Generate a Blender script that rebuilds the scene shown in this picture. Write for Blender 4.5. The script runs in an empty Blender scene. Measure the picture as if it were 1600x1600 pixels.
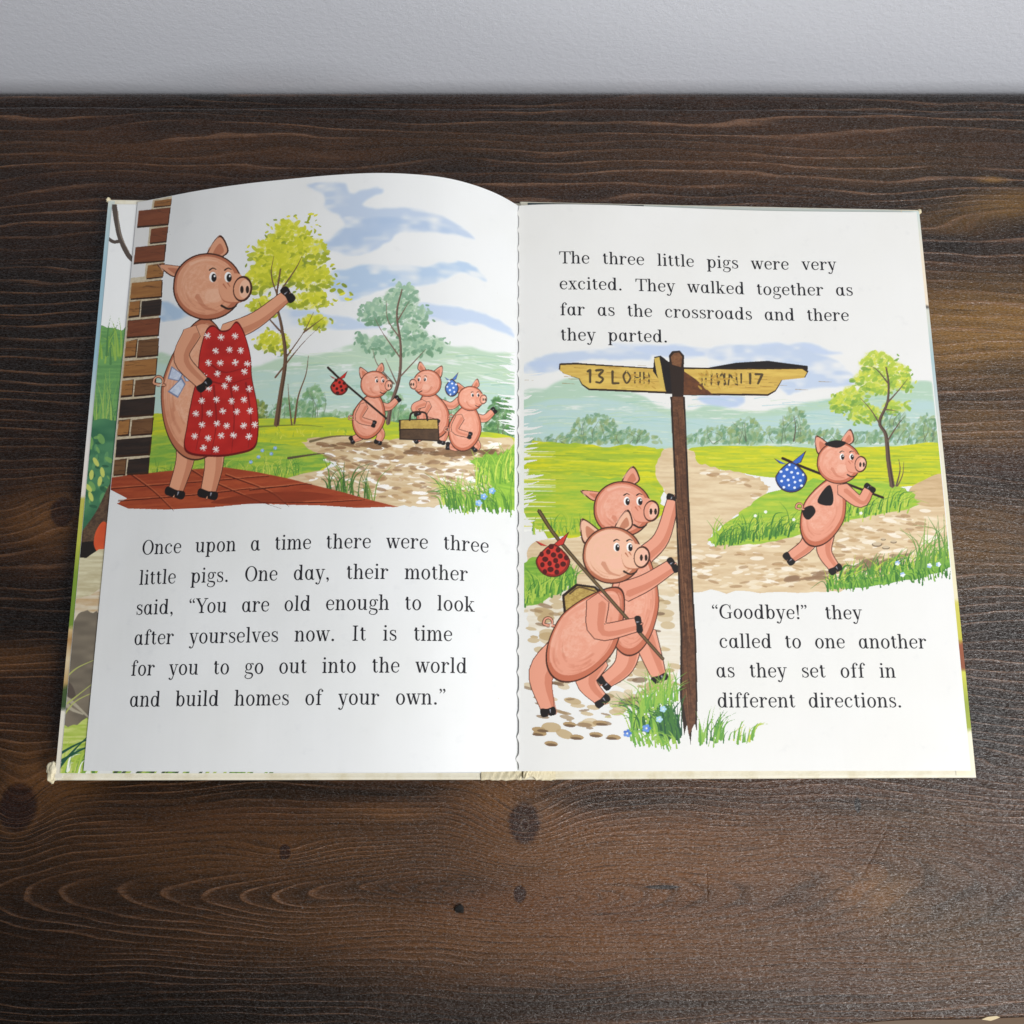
import bpy, bmesh, math, random
import numpy as np
from mathutils import Vector, noise as mnoise

scene = bpy.context.scene
random.seed(7)
RNG = np.random.default_rng(7)

# ------------------------------------------------------------------ camera
PITCH = math.radians(77.3)          # looking steeply down on the open book
FOCAL = 1570.0                      # focal length in pixels of the 1600 px photograph
CAM_H = 0.5
cam_data = bpy.data.cameras.new("camera")
cam = bpy.data.objects.new("camera", cam_data)
scene.collection.objects.link(cam)
cam.location = (0, 0, CAM_H)
cam.rotation_euler = (math.pi / 2 - PITCH, 0, 0)
cam_data.sensor_fit = 'HORIZONTAL'
cam_data.sensor_width = 36.0
cam_data.lens = 36.0 * FOCAL / 1600.0
cam_data.clip_start = 0.01
cam_data.clip_end = 50
scene.camera = cam

# ------------------------------------------------------------------ world, lamps, exposure
world = bpy.data.worlds.new("World")
scene.world = world
world.use_nodes = True
bgn = world.node_tree.nodes["Background"]
bgn.inputs[0].default_value = (0.92, 0.96, 1.0, 1)
bgn.inputs[1].default_value = 0.085


def area_lamp(name, loc, target, sx, sy, watts, color):
    d = bpy.data.lights.new(name, 'AREA')
    d.shape = 'RECTANGLE'
    d.size, d.size_y = sx, sy
    d.energy = watts
    d.color = color
    o = bpy.data.objects.new(name, d)
    scene.collection.objects.link(o)
    o.location = loc
    o.rotation_euler = (Vector(target) - Vector(loc)).to_track_quat('-Z', 'Y').to_euler()
    return o


area_lamp("window_light", (0.95, -1.05, 0.85), (0.10, 0.05, 0), 0.7, 0.6, 10.5, (1.0, 0.99, 0.975))
area_lamp("room_light", (0.84, -0.54, 1.25), (0.12, 0.08, 0), 0.5, 0.5, 17.0, (1.0, 0.99, 0.975))

scene.view_settings.view_transform = 'Standard'
scene.view_settings.look = 'None'
scene.view_settings.exposure = 0.07
scene.view_settings.gamma = 1.0
scene.view_settings.use_curve_mapping = False


# ------------------------------------------------------------------ measuring helpers
CP, SP = math.cos(PITCH), math.sin(PITCH)


def at(px, py, z=0.0):
    """point of the world at height z seen at this place of the photograph"""
    a, b = (px - 800) / FOCAL, -(py - 800) / FOCAL
    d = (a, CP + b * SP, -SP + b * CP)
    t = (z - CAM_H) / d[2]
    return np.array([d[0] * t, d[1] * t, z])


def seen(P):
    P = np.asarray(P, float)
    dx, dy, dz = P[..., 0], P[..., 1], P[..., 2] - CAM_H
    w = dy * CP - dz * SP
    return np.stack([800 + FOCAL * dx / w, 800 - FOCAL * (dy * SP + dz * CP) / w], -1)


def srgb(r, g, b):
    c = np.array([r, g, b], float) / 255
    return np.where(c <= 0.04045, c / 12.92, ((c + 0.055) / 1.055) ** 2.4)


# ------------------------------------------------------------------ object helpers
def tag(o, label, cat, group=None):
    o["label"] = label
    o["category"] = cat
    if group:
        o["group"] = group
    return o


def empty(name, loc):
    o = bpy.data.objects.new(name, None)
    o.empty_display_size = 0.02
    o.location = loc
    scene.collection.objects.link(o)
    return o


def mesh_obj(name, verts, faces, mat, parent=None, smooth=False):
    me = bpy.data.meshes.new(name)
    verts = np.asarray(verts, float)
    off = np.zeros(3)
    if parent is not None:
        p = parent
        while p is not None:
            off = off + np.array(p.location)
            p = p.parent
    me.from_pydata([tuple(v) for v in (verts - off)], [], [tuple(f) for f in faces])
    me.update()
    me.materials.append(mat)
    if smooth:
        me.polygons.foreach_set("use_smooth", [True] * len(me.polygons))
    o = bpy.data.objects.new(name, me)
    scene.collection.objects.link(o)
    if parent is not None:
        o.parent = parent
    return o


def grid_obj(name, P, mat, parent, keep=None, colors=None, thick=0.0, smooth=True):
    """grid of points P[j,i,3] as one mesh; fast path for printed sheets"""
    nj, ni = P.shape[:2]
    off = np.zeros(3)
    p = parent
    while p is not None:
        off = off + np.array(p.location)
        p = p.parent
    V = (P - off).reshape(-1, 3)
    idx = np.arange(nj * ni).reshape(nj, ni)
    F = np.stack([idx[:-1, :-1], idx[:-1, 1:], idx[1:, 1:], idx[1:, :-1]], -1)
    F = F[keep] if keep is not None else F.reshape(-1, 4)
    if thick > 0:
        V2 = V.copy()
        V2[:, 2] -= thick
        n = len(V)
        ring = list(idx[0, :-1]) + list(idx[:-1, -1]) + list(idx[-1, :0:-1]) + list(idx[:0:-1, 0])
        ring = np.array(ring)
        nx = np.roll(ring, -1)
        # the cut edge has corners of its own so that it stays crisp
        m_ = len(ring)
        k = np.arange(m_)
        k2 = (k + 1) % m_
        side = np.stack([2 * n + k, 2 * n + m_ + k, 2 * n + m_ + k2, 2 * n + k2], -1)
        F = np.concatenate([F, F[:, ::-1] + n, side])
        V = np.concatenate([V, V2, V[ring], V2[ring]])
    used = np.unique(F)
    remap = np.full(len(V), -1, np.int64)
    remap[used] = np.arange(len(used))
    F = remap[F]
    V = V[used]
    me = bpy.data.meshes.new(name)
    me.vertices.add(len(V))
    me.vertices.foreach_set("co", V.astype(np.float32).ravel())
    me.loops.add(F.size)
    me.loops.foreach_set("vertex_index", F.astype(np.int32).ravel())
    me.polygons.add(len(F))
    me.polygons.foreach_set("loop_start", np.arange(0, F.size, 4, dtype=np.int32))
    me.update(calc_edges=True)
    if smooth:
        me.polygons.foreach_set("use_smooth", np.ones(len(F), bool))
    if colors is not None:
        c = np.ones((len(V), 4), np.float32)
        c[:, :3] = colors.reshape(-1, 3)[used]
        a = me.color_attributes.new("ink", 'FLOAT_COLOR', 'POINT')
        a.data.foreach_set("color", c.ravel())
    me.materials.append(mat)
    o = bpy.data.objects.new(name, me)
    scene.collection.objects.link(o)
    o.parent = parent
    return o


# ------------------------------------------------------------------ node helpers
class S:
    """a float socket with arithmetic, so materials read as formulas"""
    nt = None

    def __init__(self, v):
        self.v = v

    @staticmethod
    def op(kind, *args):
        n = S.nt.nodes.new("ShaderNodeMath")
        n.operation = kind
        for i, a in enumerate(args):
            a = a.v if isinstance(a, S) else a
            if isinstance(a, (int, float)):
                n.inputs[i].default_value = float(a)
            else:
                S.nt.links.new(a, n.inputs[i])
        return S(n.outputs[0])

    def __add__(s, o): return S.op('ADD', s, o)
    __radd__ = __add__
    def __sub__(s, o): return S.op('SUBTRACT', s, o)
    def __rsub__(s, o): return S.op('SUBTRACT', o, s)
    def __mul__(s, o): return S.op('MULTIPLY', s, o)
    __rmul__ = __mul__
    def __truediv__(s, o): return S.op('DIVIDE', s, o)
    def __pow__(s, o): return S.op('POWER', s, o)


def clamp01(a):
    return S.op('MINIMUM', S.op('MAXIMUM', a, 0.0), 1.0)


def ramp01(a, lo, hi):
    n = S.nt.nodes.new("ShaderNodeMapRange")
    n.interpolation_type = 'SMOOTHSTEP'
    S.nt.links.new(a.v, n.inputs[0])
    n.inputs[1].default_value = lo
    n.inputs[2].default_value = hi
    return S(n.outputs[0])


def gauss(x, y, cx, cy, sx, sy):
    q = ((x - cx) * (1 / sx)) ** 2.0 + ((y - cy) * (1 / sy)) ** 2.0
    return S.op('EXPONENT', q * -1.0)


def nz(x, y, scale=1.0, detail=2.0, rough=0.5, seed=0.0):
    c = S.nt.nodes.new("ShaderNodeCombineXYZ")
    for i, a in enumerate((x, y)):
        S.nt.links.new(a.v, c.inputs[i])
    c.inputs[2].default_value = seed
    n = S.nt.nodes.new("ShaderNodeTexNoise")
    S.nt.links.new(c.outputs[0], n.inputs["Vector"])
    n.inputs["Scale"].default_value = scale
    n.inputs["Detail"].default_value = detail
    n.inputs["Roughness"].default_value = rough
    return S(n.outputs["Fac"])


def mixc(f, a, b):
    n = S.nt.nodes.new("ShaderNodeMix")
    n.data_type = 'RGBA'
    S.nt.links.new(f.v, n.inputs[0]) if isinstance(f, S) else setattr(n.inputs[0], 'default_value', f)
    for k, c in ((6, a), (7, b)):
        if isinstance(c, (tuple, list, np.ndarray)):
            n.inputs[k].default_value = (*[float(q) for q in c[:3]], 1)
        else:
            S.nt.links.new(c, n.inputs[k])
    return n.outputs[2]


def new_mat(name, rough=0.6, color=(0.8, 0.8, 0.8), spec=0.5):
    m = bpy.data.materials.new(name)
    m.use_nodes = True
    b = m.node_tree.nodes["Principled BSDF"]
    b.inputs["Base Color"].default_value = (*[float(c) for c in color], 1)
    b.inputs["Roughness"].default_value = rough
    b.inputs["Specular IOR Level"].default_value = spec
    S.nt = m.node_tree
    return m, b


def coords():
    n = S.nt.nodes.new("ShaderNodeNewGeometry")
    s = S.nt.nodes.new("ShaderNodeSeparateXYZ")
    S.nt.links.new(n.outputs["Position"], s.inputs[0])
    return S(s.outputs[0]) * 1000.0, S(s.outputs[1]) * 1000.0, S(s.outputs[2]) * 1000.0   # millimetres


def add_bump(b, h, strength, dist):
    n = S.nt.nodes.new("ShaderNodeBump")
    n.inputs["Strength"].default_value = strength
    n.inputs["Distance"].default_value = dist
    S.nt.links.new(h.v, n.inputs["Height"])
    S.nt.links.new(n.outputs[0], b.inputs["Normal"])
# ------------------------------------------------------------------ wood of the table
def mm(px, py):
    p = at(px, py, 0) * 1000
    return float(p[0]), float(p[1])


def wood_material():
    m, b = new_mat("stained_wood", 0.42)
    x, y, z = coords()
    y = y + z                          # the grain runs on round the edges
    x0, y0 = mm(790, 1397)
    # slow wander of the grain, stretched along the board
    w1 = nz(x, y * 2.5, 0.0055, 2, 0.5, 1.3) - 0.5
    w2 = nz(x * 0.35, y, 0.035, 2, 0.5, 4.1) - 0.5
    w3 = nz(x * 0.3, y * 1.2, 0.22, 2, 0.6, 7.7) - 0.5
    f = y + w1 * 22.0 + w2 * 6.0 + w3 * 1.1
    knots = [  # px, py, radius mm x, y, pull
        (28, 1262, 16, 20, 16), (817, 1284, 24, 20, 13), (100, 800, 22, 18, -12), (445, 1331, 20, 7, 4),
        (1600, 332, 46, 12, -15), (1450, 1348, 60, 13, -10), (1350, 470, 150, 30, -9),
    ]
    for px, py, sx, sy, a in knots:
        cx, cy = mm(px, py)
        f = f + gauss(x, y, cx, cy, sx, sy) * float(a)
    rad = S.op('SQRT', (f - y0) ** 2.0 + ((x - x0 + w2 * 40.0 + w1 * 30.0) * 0.105) ** 2.0)
    phi = (rad ** 0.6) * 2.6 + (nz(x * 0.15, y, 0.05, 2, 0.5, 21.0) - 0.5) * 2.2
    fr = S.op('FRACT', phi)
    strength = nz(x * 0.12, y, 0.08, 2, 0.5, 9.2)
    broken = ramp01(nz(x * 0.25, y * 2.0, 0.35, 3, 0.6, 2.2), 0.32, 0.62)
    line = ramp01(fr, 0.72, 0.93) * (1.0 - ramp01(fr, 0.955, 0.995))
    sx_, sy_ = mm(1260, 1395)
    calm = 1.0 - gauss(x, y, sx_, sy_, 150.0, 24.0) * 0.8
    strength = strength * calm
    line = line * ramp01(strength, 0.34, 0.62) * (broken * 0.6 + 0.4)
    fine = nz(x * 0.035, f, 1.1, 3, 0.65, 5.0)               # close set fine grain
    fine_l = ramp01(fine, 0.55, 0.72)
    fleck = nz(x * 0.45, y, 1.5, 3, 0.7, 3.3)                # pores
    tone = nz(x * 0.22, y, 0.022, 3, 0.55, 12.0)
    pores = ramp01(fleck, 0.28, 0.52)
    # warm, thinly stained places
    gold = None
    for px, py, sx, sy, a in [
        (1530, 520, 60, 26, 1.0), (1560, 330, 30, 8, 0.6), (1530, 850, 50, 24, 0.35), (1500, 345, 26, 9, 0.35), (1545, 660, 40, 12, 0.4), (1560, 800, 26, 9, 0.35),
        (95, 805, 22, 16, 0.55), (60, 1225, 26, 20, 0.55), (20, 1030, 24, 7, 0.35),
        (812, 1245, 34, 13, 0.8), (860, 1320, 80, 26, 0.45), (1020, 1330, 120, 26, 0.5), (600, 1275, 40, 8, 0.45), (1290, 1268, 70, 9, 0.3),
        (1345, 1400, 24, 18, 0.6), (900, 1470, 190, 22, 0.42), (420, 1340, 150, 26, 0.28), (1100, 1480, 120, 28, 0.3),
        (1538, 287, 7, 3, 0.9), (1180, 250, 130, 22, 0.18), (500, 230, 220, 12, 0.16)]:
        cx, cy = mm(px, py)
        g = gauss(x + (tone - 0.5) * 60.0, y + (tone - 0.5) * 30.0, cx, cy, sx, sy) * float(a)
        gold = g if gold is None else S.op('MAXIMUM', gold, g)
    deep = None  # dark stain bands; the lower-left ones also paint in the light falloff
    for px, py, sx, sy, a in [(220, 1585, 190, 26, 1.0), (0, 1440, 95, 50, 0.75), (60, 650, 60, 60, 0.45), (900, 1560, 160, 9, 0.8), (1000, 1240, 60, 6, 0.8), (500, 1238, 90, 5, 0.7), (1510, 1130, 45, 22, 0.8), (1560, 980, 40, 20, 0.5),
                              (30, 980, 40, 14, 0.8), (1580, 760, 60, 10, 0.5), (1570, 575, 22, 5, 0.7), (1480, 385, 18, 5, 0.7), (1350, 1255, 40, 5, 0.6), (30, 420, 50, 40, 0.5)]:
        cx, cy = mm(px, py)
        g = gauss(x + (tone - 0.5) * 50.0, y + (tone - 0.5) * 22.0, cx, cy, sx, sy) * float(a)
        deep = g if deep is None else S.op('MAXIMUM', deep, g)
    gold = clamp01(gold * (fine * 0.9 + 0.55))
    red = ramp01(x, 150.0, 215.0)
    dark = (0.0085, 0.0042, 0.0018)
    mid = (0.092, 0.0330, 0.0115)
    bx_, by_ = mm(880, 1380)
    warm = gauss(x, y, bx_, by_, 190.0, 52.0) * 0.75 + 0.38
    c = mixc(clamp01((ramp01(tone, 0.38, 0.66) * 0.8 + ramp01(fr, 0.0, 0.9) * 0.25) * warm), dark, mid)
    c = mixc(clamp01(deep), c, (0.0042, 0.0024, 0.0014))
    hue = mixc(red, (0.23, 0.096, 0.026), (0.25, 0.125, 0.026))
    c = mixc(gold, c, hue)
    # knots: dark red hearts with a rim
    for px, py, r in [(28, 1262, 9.5), (819, 1284, 8.2), (812, 1398, 3.4), (445, 1331, 3.2), (97, 800, 6.5)]:
        cx, cy = mm(px, py)
        d = S.op('SQRT', ((x - cx) * 1.05 + w3 * 3.0) ** 2.0 + ((y - cy) * 0.82 + w2 * 4.0) ** 2.0)
        heart = 1.0 - ramp01(d, r * 0.78, r * 1.12)
        c = mixc(heart * 0.85, c, (0.017, 0.0048, 0.0034))
        rim = ramp01(d, r * 0.95, r * 1.1) * (1.0 - ramp01(d, r * 1.12, r * 1.45))
        c = mixc(rim * 0.5, c, (0.12, 0.05, 0.014))
    cx, cy = mm(820, 1288)
    d = S.op('SQRT', (x - cx) ** 2.0 + ((y - cy) * 0.55) ** 2.0)
    ring = ramp01(d, 1.3, 1.8) * (1.0 - ramp01(d, 1.9, 2.5))
    c = mixc(ring * 0.6, c, (0.12, 0.08, 0.055))
    c = mixc(fine_l * 0.42, c, (0.135, 0.057, 0.025))
    c = mixc(ramp01(fine, 0.46, 0.30) * 0.5, c, (0.009, 0.005, 0.003))
    hearts = None
    for px, py, r in [(28, 1262, 9.0), (819, 1284, 7.6)]:
        cx, cy = mm(px, py)
        g = gauss(x, y, cx, cy, r, r * 1.15)
        hearts = g if hearts is None else S.op("MAXIMUM", hearts, g)
    line = line * (1.0 - hearts * 0.9)
    c = mixc(line * 0.66, c, (0.23, 0.106, 0.046))
    c = mixc(ramp01(fr, 0.0, 0.10) * (1.0 - ramp01(fr, 0.10, 0.55)) * 0.3, c, (0.010, 0.005, 0.0025))
    c = mixc(clamp01((1.0 - pores) * 0.6), c, (0.008, 0.005, 0.003))
    # filled nail hole, a smear of dark filler
    for px, py, sx, sy in [(1340, 1258, 1.7, 4.0), (1035, 1386, 9.5, 1.0), (1512, 1092, 1.4, 1.2)]:
        cx, cy = mm(px, py)
        c = mixc(ramp01(gauss(x, y, cx, cy, sx, sy), 0.3, 0.6) * 0.9, c, (0.02, 0.019, 0.019))
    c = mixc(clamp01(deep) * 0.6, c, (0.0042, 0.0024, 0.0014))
    dust = ramp01(nz(x, y, 1.05, 1, 0.5, 41.0), 0.865, 0.885)
    c = mixc(dust * 0.8, c, (0.42, 0.38, 0.33))
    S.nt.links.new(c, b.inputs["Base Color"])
    bump = fleck * 0.55 + nz(x * 0.12, y, 2.6, 2, 0.6, 8.0) * 0.5 + line * 0.35 + fine * 0.4
    # scratches
    for (ax, ay), (bx, by), wd in [((1392, 1283), (1338, 1385), 0.7), ((1104, 1358), (1106, 1408), 0.4)]:
        ax, ay = mm(ax, ay)
        bx, by = mm(bx, by)
        L = math.hypot(bx - ax, by - ay)
        ux, uy = (bx - ax) / L, (by - ay) / L
        u = (x - ax) * ux + (y - ay) * uy
        v = (x - ax) * (-uy) + (y - ay) * ux + w3 * 1.5
        k = gauss(u, v, L / 2, 0.0, L * 0.45, wd)
        bump = bump - k * 0.4
    add_bump(b, bump, 0.55, 0.0010)
    glint = nz(x * 0.5, y * 1.3, 1.6, 3, 0.75, 51.0)
    sp = ramp01(glint, 0.36, 0.68) * 0.8 + 0.12 + line * 0.3
    S.nt.links.new(sp.v, b.inputs["Specular IOR Level"])
    r = S.op('ADD', 0.26, (fleck - 0.5) * 0.3)
    S.nt.links.new(r.v, b.inputs["Roughness"])
    return m


WOOD = wood_material()

WALL_Y = at(800, 168)[1] + 0.026
# table: one wide board; worn front and back edges
table = empty("table", (0, 0.1, 0))
tag(table, "dark brown stained wooden table with pale grain lines under the open book", "table")


def table_board():
    T = 0.034
    n = 200
    xs = np.linspace(-0.72, 0.72, n)
    yb0, yb1 = at(0, 166)[1], at(1600, 170)[1]
    xb0, xb1 = at(0, 166)[0], at(1600, 170)[0]
    back = yb0 + (yb1 - yb0) * (xs - xb0) / (xb1 - xb0)
    back += np.array([0.0016 * (mnoise.noise((x * 14, 3, 0)) + 0.6 * mnoise.noise((x * 50, 1, 0))) for x in xs]) * 0.6
    cx = at(1425, 173)[0]
    back -= 0.0026 * np.exp(-((xs - cx) / 0.035) ** 2)
    f0, f1 = at(1380, 1598.5), at(1600, 1591.5)
    front = f0[1] + (f1[1] - f0[1]) * (xs - f0[0]) / (f1[0] - f0[0])
    front = np.minimum(front, f1[1] + 0.004)
    left = xs < f0[0]
    front[left] = f0[1] - 0.006 * (1 - np.exp(-(f0[0] - xs[left]) / 0.1))
    front += np.array([0.0008 * mnoise.noise((x * 30, 9, 0)) for x in xs])
    r = 0.0022
    prof = []                    # (edge, inset, z) round the board
    for k in range(7):
        a = math.pi / 2 * k / 6
        prof.append(('b', r - r * math.sin(a), -r + r * math.cos(a)))
    prof += [('b', 0.0, -T)]
    prof += [('f', 0.0, -T)]
    for k in range(6, -1, -1):
        a = math.pi / 2 * k / 6
        prof.append(('f', r - r * math.sin(a), -r + r * math.cos(a)))
    V, F = [], []
    for i, x in enumerate(xs):
        for e, ins, z in prof:
            V.append((x, back[i] - ins, z) if e == 'b' else (x, front[i] + ins, z))
    m_ = len(prof)
    for i in range(n - 1):
        for k in range(m_):
            k2 = (k + 1) % m_
            F.append((i * m_ + k, i * m_ + k2, (i + 1) * m_ + k2, (i + 1) * m_ + k))
    F.append(tuple(range(m_))[::-1])
    F.append(tuple((n - 1) * m_ + k for k in range(m_)))
    return V, F


tv, tf = table_board()
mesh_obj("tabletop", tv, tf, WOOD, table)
# pale splinter chipped out of the front edge
chip_m, _b = new_mat("bare_pine", 0.7, (0.62, 0.50, 0.30))
cp = [at(1534, 1593, 0.0003), at(1543, 1589, 0.0003), at(1557, 1587.5, 0.0003), at(1563, 1589.5, 0.0003), at(1556, 1592.5, 0.0003), at(1548, 1595, 0.0003)]
cv = [tuple(p) for p in cp] + [(p[0], p[1], -0.0012) for p in cp]
nn = len(cp)
mesh_obj("bare_chip", cv, [tuple(range(nn))[::-1], tuple(range(nn, 2 * nn))] + [(k, (k + 1) % nn, nn + (k + 1) % nn, nn + k) for k in range(nn)], chip_m, table)
# added strip under the back edge, standing in for the shadow band at the wall
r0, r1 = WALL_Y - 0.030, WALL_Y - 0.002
STRIP_Z = -0.0135
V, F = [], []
rp = [(r0, -0.075), (r0, STRIP_Z - 0.001)] + [(r1 - 0.012 + 0.012 * math.sin(a), STRIP_Z - 0.012 + 0.012 * math.cos(a)) for a in np.linspace(0, math.pi / 2, 8)] + [(r1, -0.075)]
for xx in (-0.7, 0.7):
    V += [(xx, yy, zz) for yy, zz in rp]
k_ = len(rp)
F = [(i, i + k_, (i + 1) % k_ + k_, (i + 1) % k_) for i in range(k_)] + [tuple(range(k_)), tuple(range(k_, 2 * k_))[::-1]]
mesh_obj("shade_strip", V, F, WOOD, table)
# legs stand out of sight below the board
for sx in (-0.66, 0.66):
    for sy in (-0.10, 0.30):
        V = [(sx + a * 0.03, sy + b_ * 0.03, zz) for zz in (-0.75, -0.034) for a, b_ in ((-1, -1), (1, -1), (1, 1), (-1, 1))]
        mesh_obj("leg", V, [(0, 3, 2, 1), (4, 5, 6, 7), (0, 1, 5, 4), (1, 2, 6, 5), (2, 3, 7, 6), (3, 0, 4, 7)], WOOD, table)

# crumb of dark debris lying on the board
deb_m, _b = new_mat("dark_crumb", 0.3, (0.012, 0.011, 0.010))
d0 = at(719, 1420)
bm = bmesh.new()
bmesh.ops.create_icosphere(bm, subdivisions=2, radius=0.0018)
for v in bm.verts:
    v.co *= 1 + 0.45 * mnoise.noise(v.co * 900)
    v.co.x *= 1.35
    v.co.z *= 0.6
me = bpy.data.meshes.new("crumb")
bm.to_mesh(me)
bm.free()
me.materials.append(deb_m)
crumb = bpy.data.objects.new("crumb", me)
crumb.location = (d0[0], d0[1], 0.0008)
scene.collection.objects.link(crumb)
tag(crumb, "tiny shiny black crumb lying on the brown table below the book", "debris")

# ------------------------------------------------------------------ wall and floor
WALL_Y = at(800, 168)[1] + 0.026
wall_m, b = new_mat("painted_wall", 0.5, srgb(226, 229, 238))
x, y, z = coords()
h = nz(x * 0.9, z, 0.34, 3, 0.6, 1.0) * 1.0 + nz(x, z, 0.9, 2, 0.5, 6.0) * 0.3
add_bump(b, h, 0.22, 0.0012)
b.inputs["Specular IOR Level"].default_value = 0.3
V = [(xx, yy, zz) for yy in (WALL_Y, WALL_Y + 0.1) for xx, zz in ((-1.6, -0.76), (1.6, -0.76), (1.6, 1.5), (-1.6, 1.5))]
wall = mesh_obj("wall", V, [(0, 1, 2, 3), (7, 6, 5, 4), (0, 4, 5, 1), (1, 5, 6, 2), (2, 6, 7, 3), (3, 7, 4, 0)], wall_m)
tag(wall, "pale grey painted wall with a fine orange peel texture behind the table", "wall")
floor_m, b = new_mat("brown_floor", 0.5, (0.16, 0.085, 0.035))
x, y, z = coords()
S.nt.links.new(mixc(nz(x * 0.2, y, 0.06, 3, 0.6, 2.0), (0.10, 0.05, 0.02), (0.24, 0.13, 0.05)), b.inputs["Base Color"])
fl = mesh_obj("floor", [(-2, -2, -0.76), (2, -2, -0.76), (2, WALL_Y + 0.1, -0.76), (-2, WALL_Y + 0.1, -0.76)], [(0, 1, 2, 3)], floor_m)
fl["kind"] = "structure"
# ------------------------------------------------------------------ the open book
book = empty("book", (0, 0.12, 0))
tag(book, "open hardback picture book with a curling illustrated left page and printed story text", "book")

Z_LB = 0.013          # inner face of the left board at its raised outer edge
Z_RB = 0.0036         # inner face of the right board
BT = 0.0026


def lerp(a, b, t):
    return a + (b - a) * t


# corners of the boards (inner face)
LB = dict(TL=at(168.5, 311, Z_LB), BL=at(84, 1219.5, Z_LB), TR=at(806, 318, 0.0042), BR=at(806, 1218.5, 0.0034))
RB = dict(TL=at(812, 314, 0.0042), BL=at(814, 1218.5, 0.0034), TR=at(1437, 327, Z_RB), BR=at(1526.5, 1215.5, Z_RB))

cream_m, b = new_mat("cream_cover_paper", 0.5, srgb(226, 218, 190))
x, y, z = coords()
S.nt.links.new(mixc(ramp01(nz(x, y, 0.12, 3, 0.6, 3.0), 0.4, 0.75) * 0.5, srgb(236, 231, 212), srgb(205, 192, 152)), b.inputs["Base Color"])
add_bump(b, nz(x, y, 0.8, 3, 0.6, 1.0), 0.25, 0.0004)


def band_material(name, stops, axis=1):
    """cover paper turned in over the board, printed with bands of colour along the edge"""
    m, b = new_mat(name, 0.4)
    c = coords()
    a = c[axis] + (nz(c[0], c[1], 0.4, 2, 0.5, 1.0) - 0.5) * 3.0
    lo, hi = stops[0][0], stops[-1][0]
    t = (a - lo) * (1.0 / (hi - lo))
    r = S.nt.nodes.new("ShaderNodeValToRGB")
    S.nt.links.new(t.v, r.inputs[0])
    el = r.color_ramp.elements
    for i, (p, col) in enumerate(stops):
        e = el[i] if i < 2 else el.new((p - lo) / (hi - lo))
        e.position = (p - lo) / (hi - lo)
        e.color = (*[float(q) for q in srgb(*col)], 1)
    S.nt.links.new(r.outputs[0], b.inputs["Base Color"])
    return m


def ymm(py, z=0.01):
    return float(at(100, py, z)[1] * 1000)


left_band = band_material("left_turn_in", sorted([
    (ymm(1225), (228, 222, 205)), (ymm(1112), (226, 222, 208)), (ymm(1108), (60, 84, 50)), (ymm(1075), (70, 90, 50)),
    (ymm(1068), (182, 152, 100)), (ymm(1030), (214, 196, 160)), (ymm(1000), (170, 130, 80)), (ymm(985), (205, 180, 130)),
    (ymm(978), (112, 142, 52)), (ymm(900), (120, 150, 50)), (ymm(850), (178, 182, 72)), (ymm(782), (186, 182, 84)),
    (ymm(775), (226, 218, 208)), (ymm(700), (222, 216, 210)), (ymm(640), (196, 208, 208)), (ymm(560), (150, 186, 200)),
    (ymm(420), (156, 190, 204)), (ymm(330), (190, 208, 208)), (ymm(311), (222, 222, 206))]))
right_band = band_material("right_turn_in", sorted([
    (ymm(1220, .004), (236, 230, 205)), (ymm(1146, .004), (236, 232, 208)), (ymm(1140, .004), (160, 172, 60)), (ymm(1100, .004), (150, 165, 60)),
    (ymm(1052, .004), (205, 205, 80)), (ymm(1049, .004), (196, 198, 84)), (ymm(1047, .004), (140, 78, 50)), (ymm(1004, .004), (150, 84, 54)),
    (ymm(1000, .004), (196, 192, 70)), (ymm(942, .004), (206, 200, 92)), (ymm(934, .004), (232, 224, 188)), (ymm(700, .004), (226, 222, 204)),
    (ymm(640, .004), (200, 208, 206)), (ymm(560, .004), (170, 198, 204)), (ymm(490, .004), (214, 216, 204)), (ymm(484, .004), (212, 214, 204)),
    (ymm(482, .004), (76, 74, 74)), (ymm(479, .004), (80, 76, 74)), (ymm(477, .004), (236, 222, 200)), (ymm(400, .004), (234, 222, 200)), (ymm(335, .004), (206, 218, 214))]))


def board(name, C, label):
    """a hard cover board: rounded slab between four corners of its inner face"""
    n = 40
    r = 0.0012
    rows = []
    c = [C['BL'], C['BR'], C['TR'], C['TL']]
    cen = sum(c) / 4
    ring_def = [(0.0, 0.0 - r * 1.0, True)]
    prof = [(r, 0.0)]
    for k in range(1, 6):
        a = math.pi / 2 * k / 5
        prof.append((r - r * math.sin(a), -r + r * math.cos(a)))
    for k in range(0, 6):
        a = math.pi / 2 * k / 5
        prof.append((r - r * math.cos(a), -(BT - r) - r * math.sin(a)))
    V, F = [], []
    for ins, dz in prof:
        for e in range(4):
            p, q = c[e], c[(e + 1) % 4]
            for i in range(n):
                t = i / n
                P = lerp(p, q, t)
                d = cen - P
                # inset along both axes near corners, rounding them a little
                sx = max(-1, min(1, (cen[0] - P[0]) / 0.10))
                sy = max(-1, min(1, (cen[1] - P[1]) / 0.135))
                ox = (abs(sx) ** 40) * math.copysign(1, sx)
                oy = (abs(sy) ** 40) * math.copysign(1, sy)
                ou = np.array([ox, oy, 0.0])
                L = np.linalg.norm(ou)
                ou = ou / max(L, 1e-6)
                V.append(P + ou * ins + np.array([0, 0, dz]))
    m_ = 4 * n
    for k in range(len(prof) - 1):
        for i in range(m_):
            j = (i + 1) % m_
            F.append((k * m_ + i, (k + 1) * m_ + i, (k + 1) * m_ + j, k * m_ + j))
    F.append(tuple(range(m_)))
    F.append(tuple(range((len(prof) - 1) * m_, len(prof) * m_))[::-1])
    o = mesh_obj(name, V, F, cream_m, book)
    o["label"] = label
    return o


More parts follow.
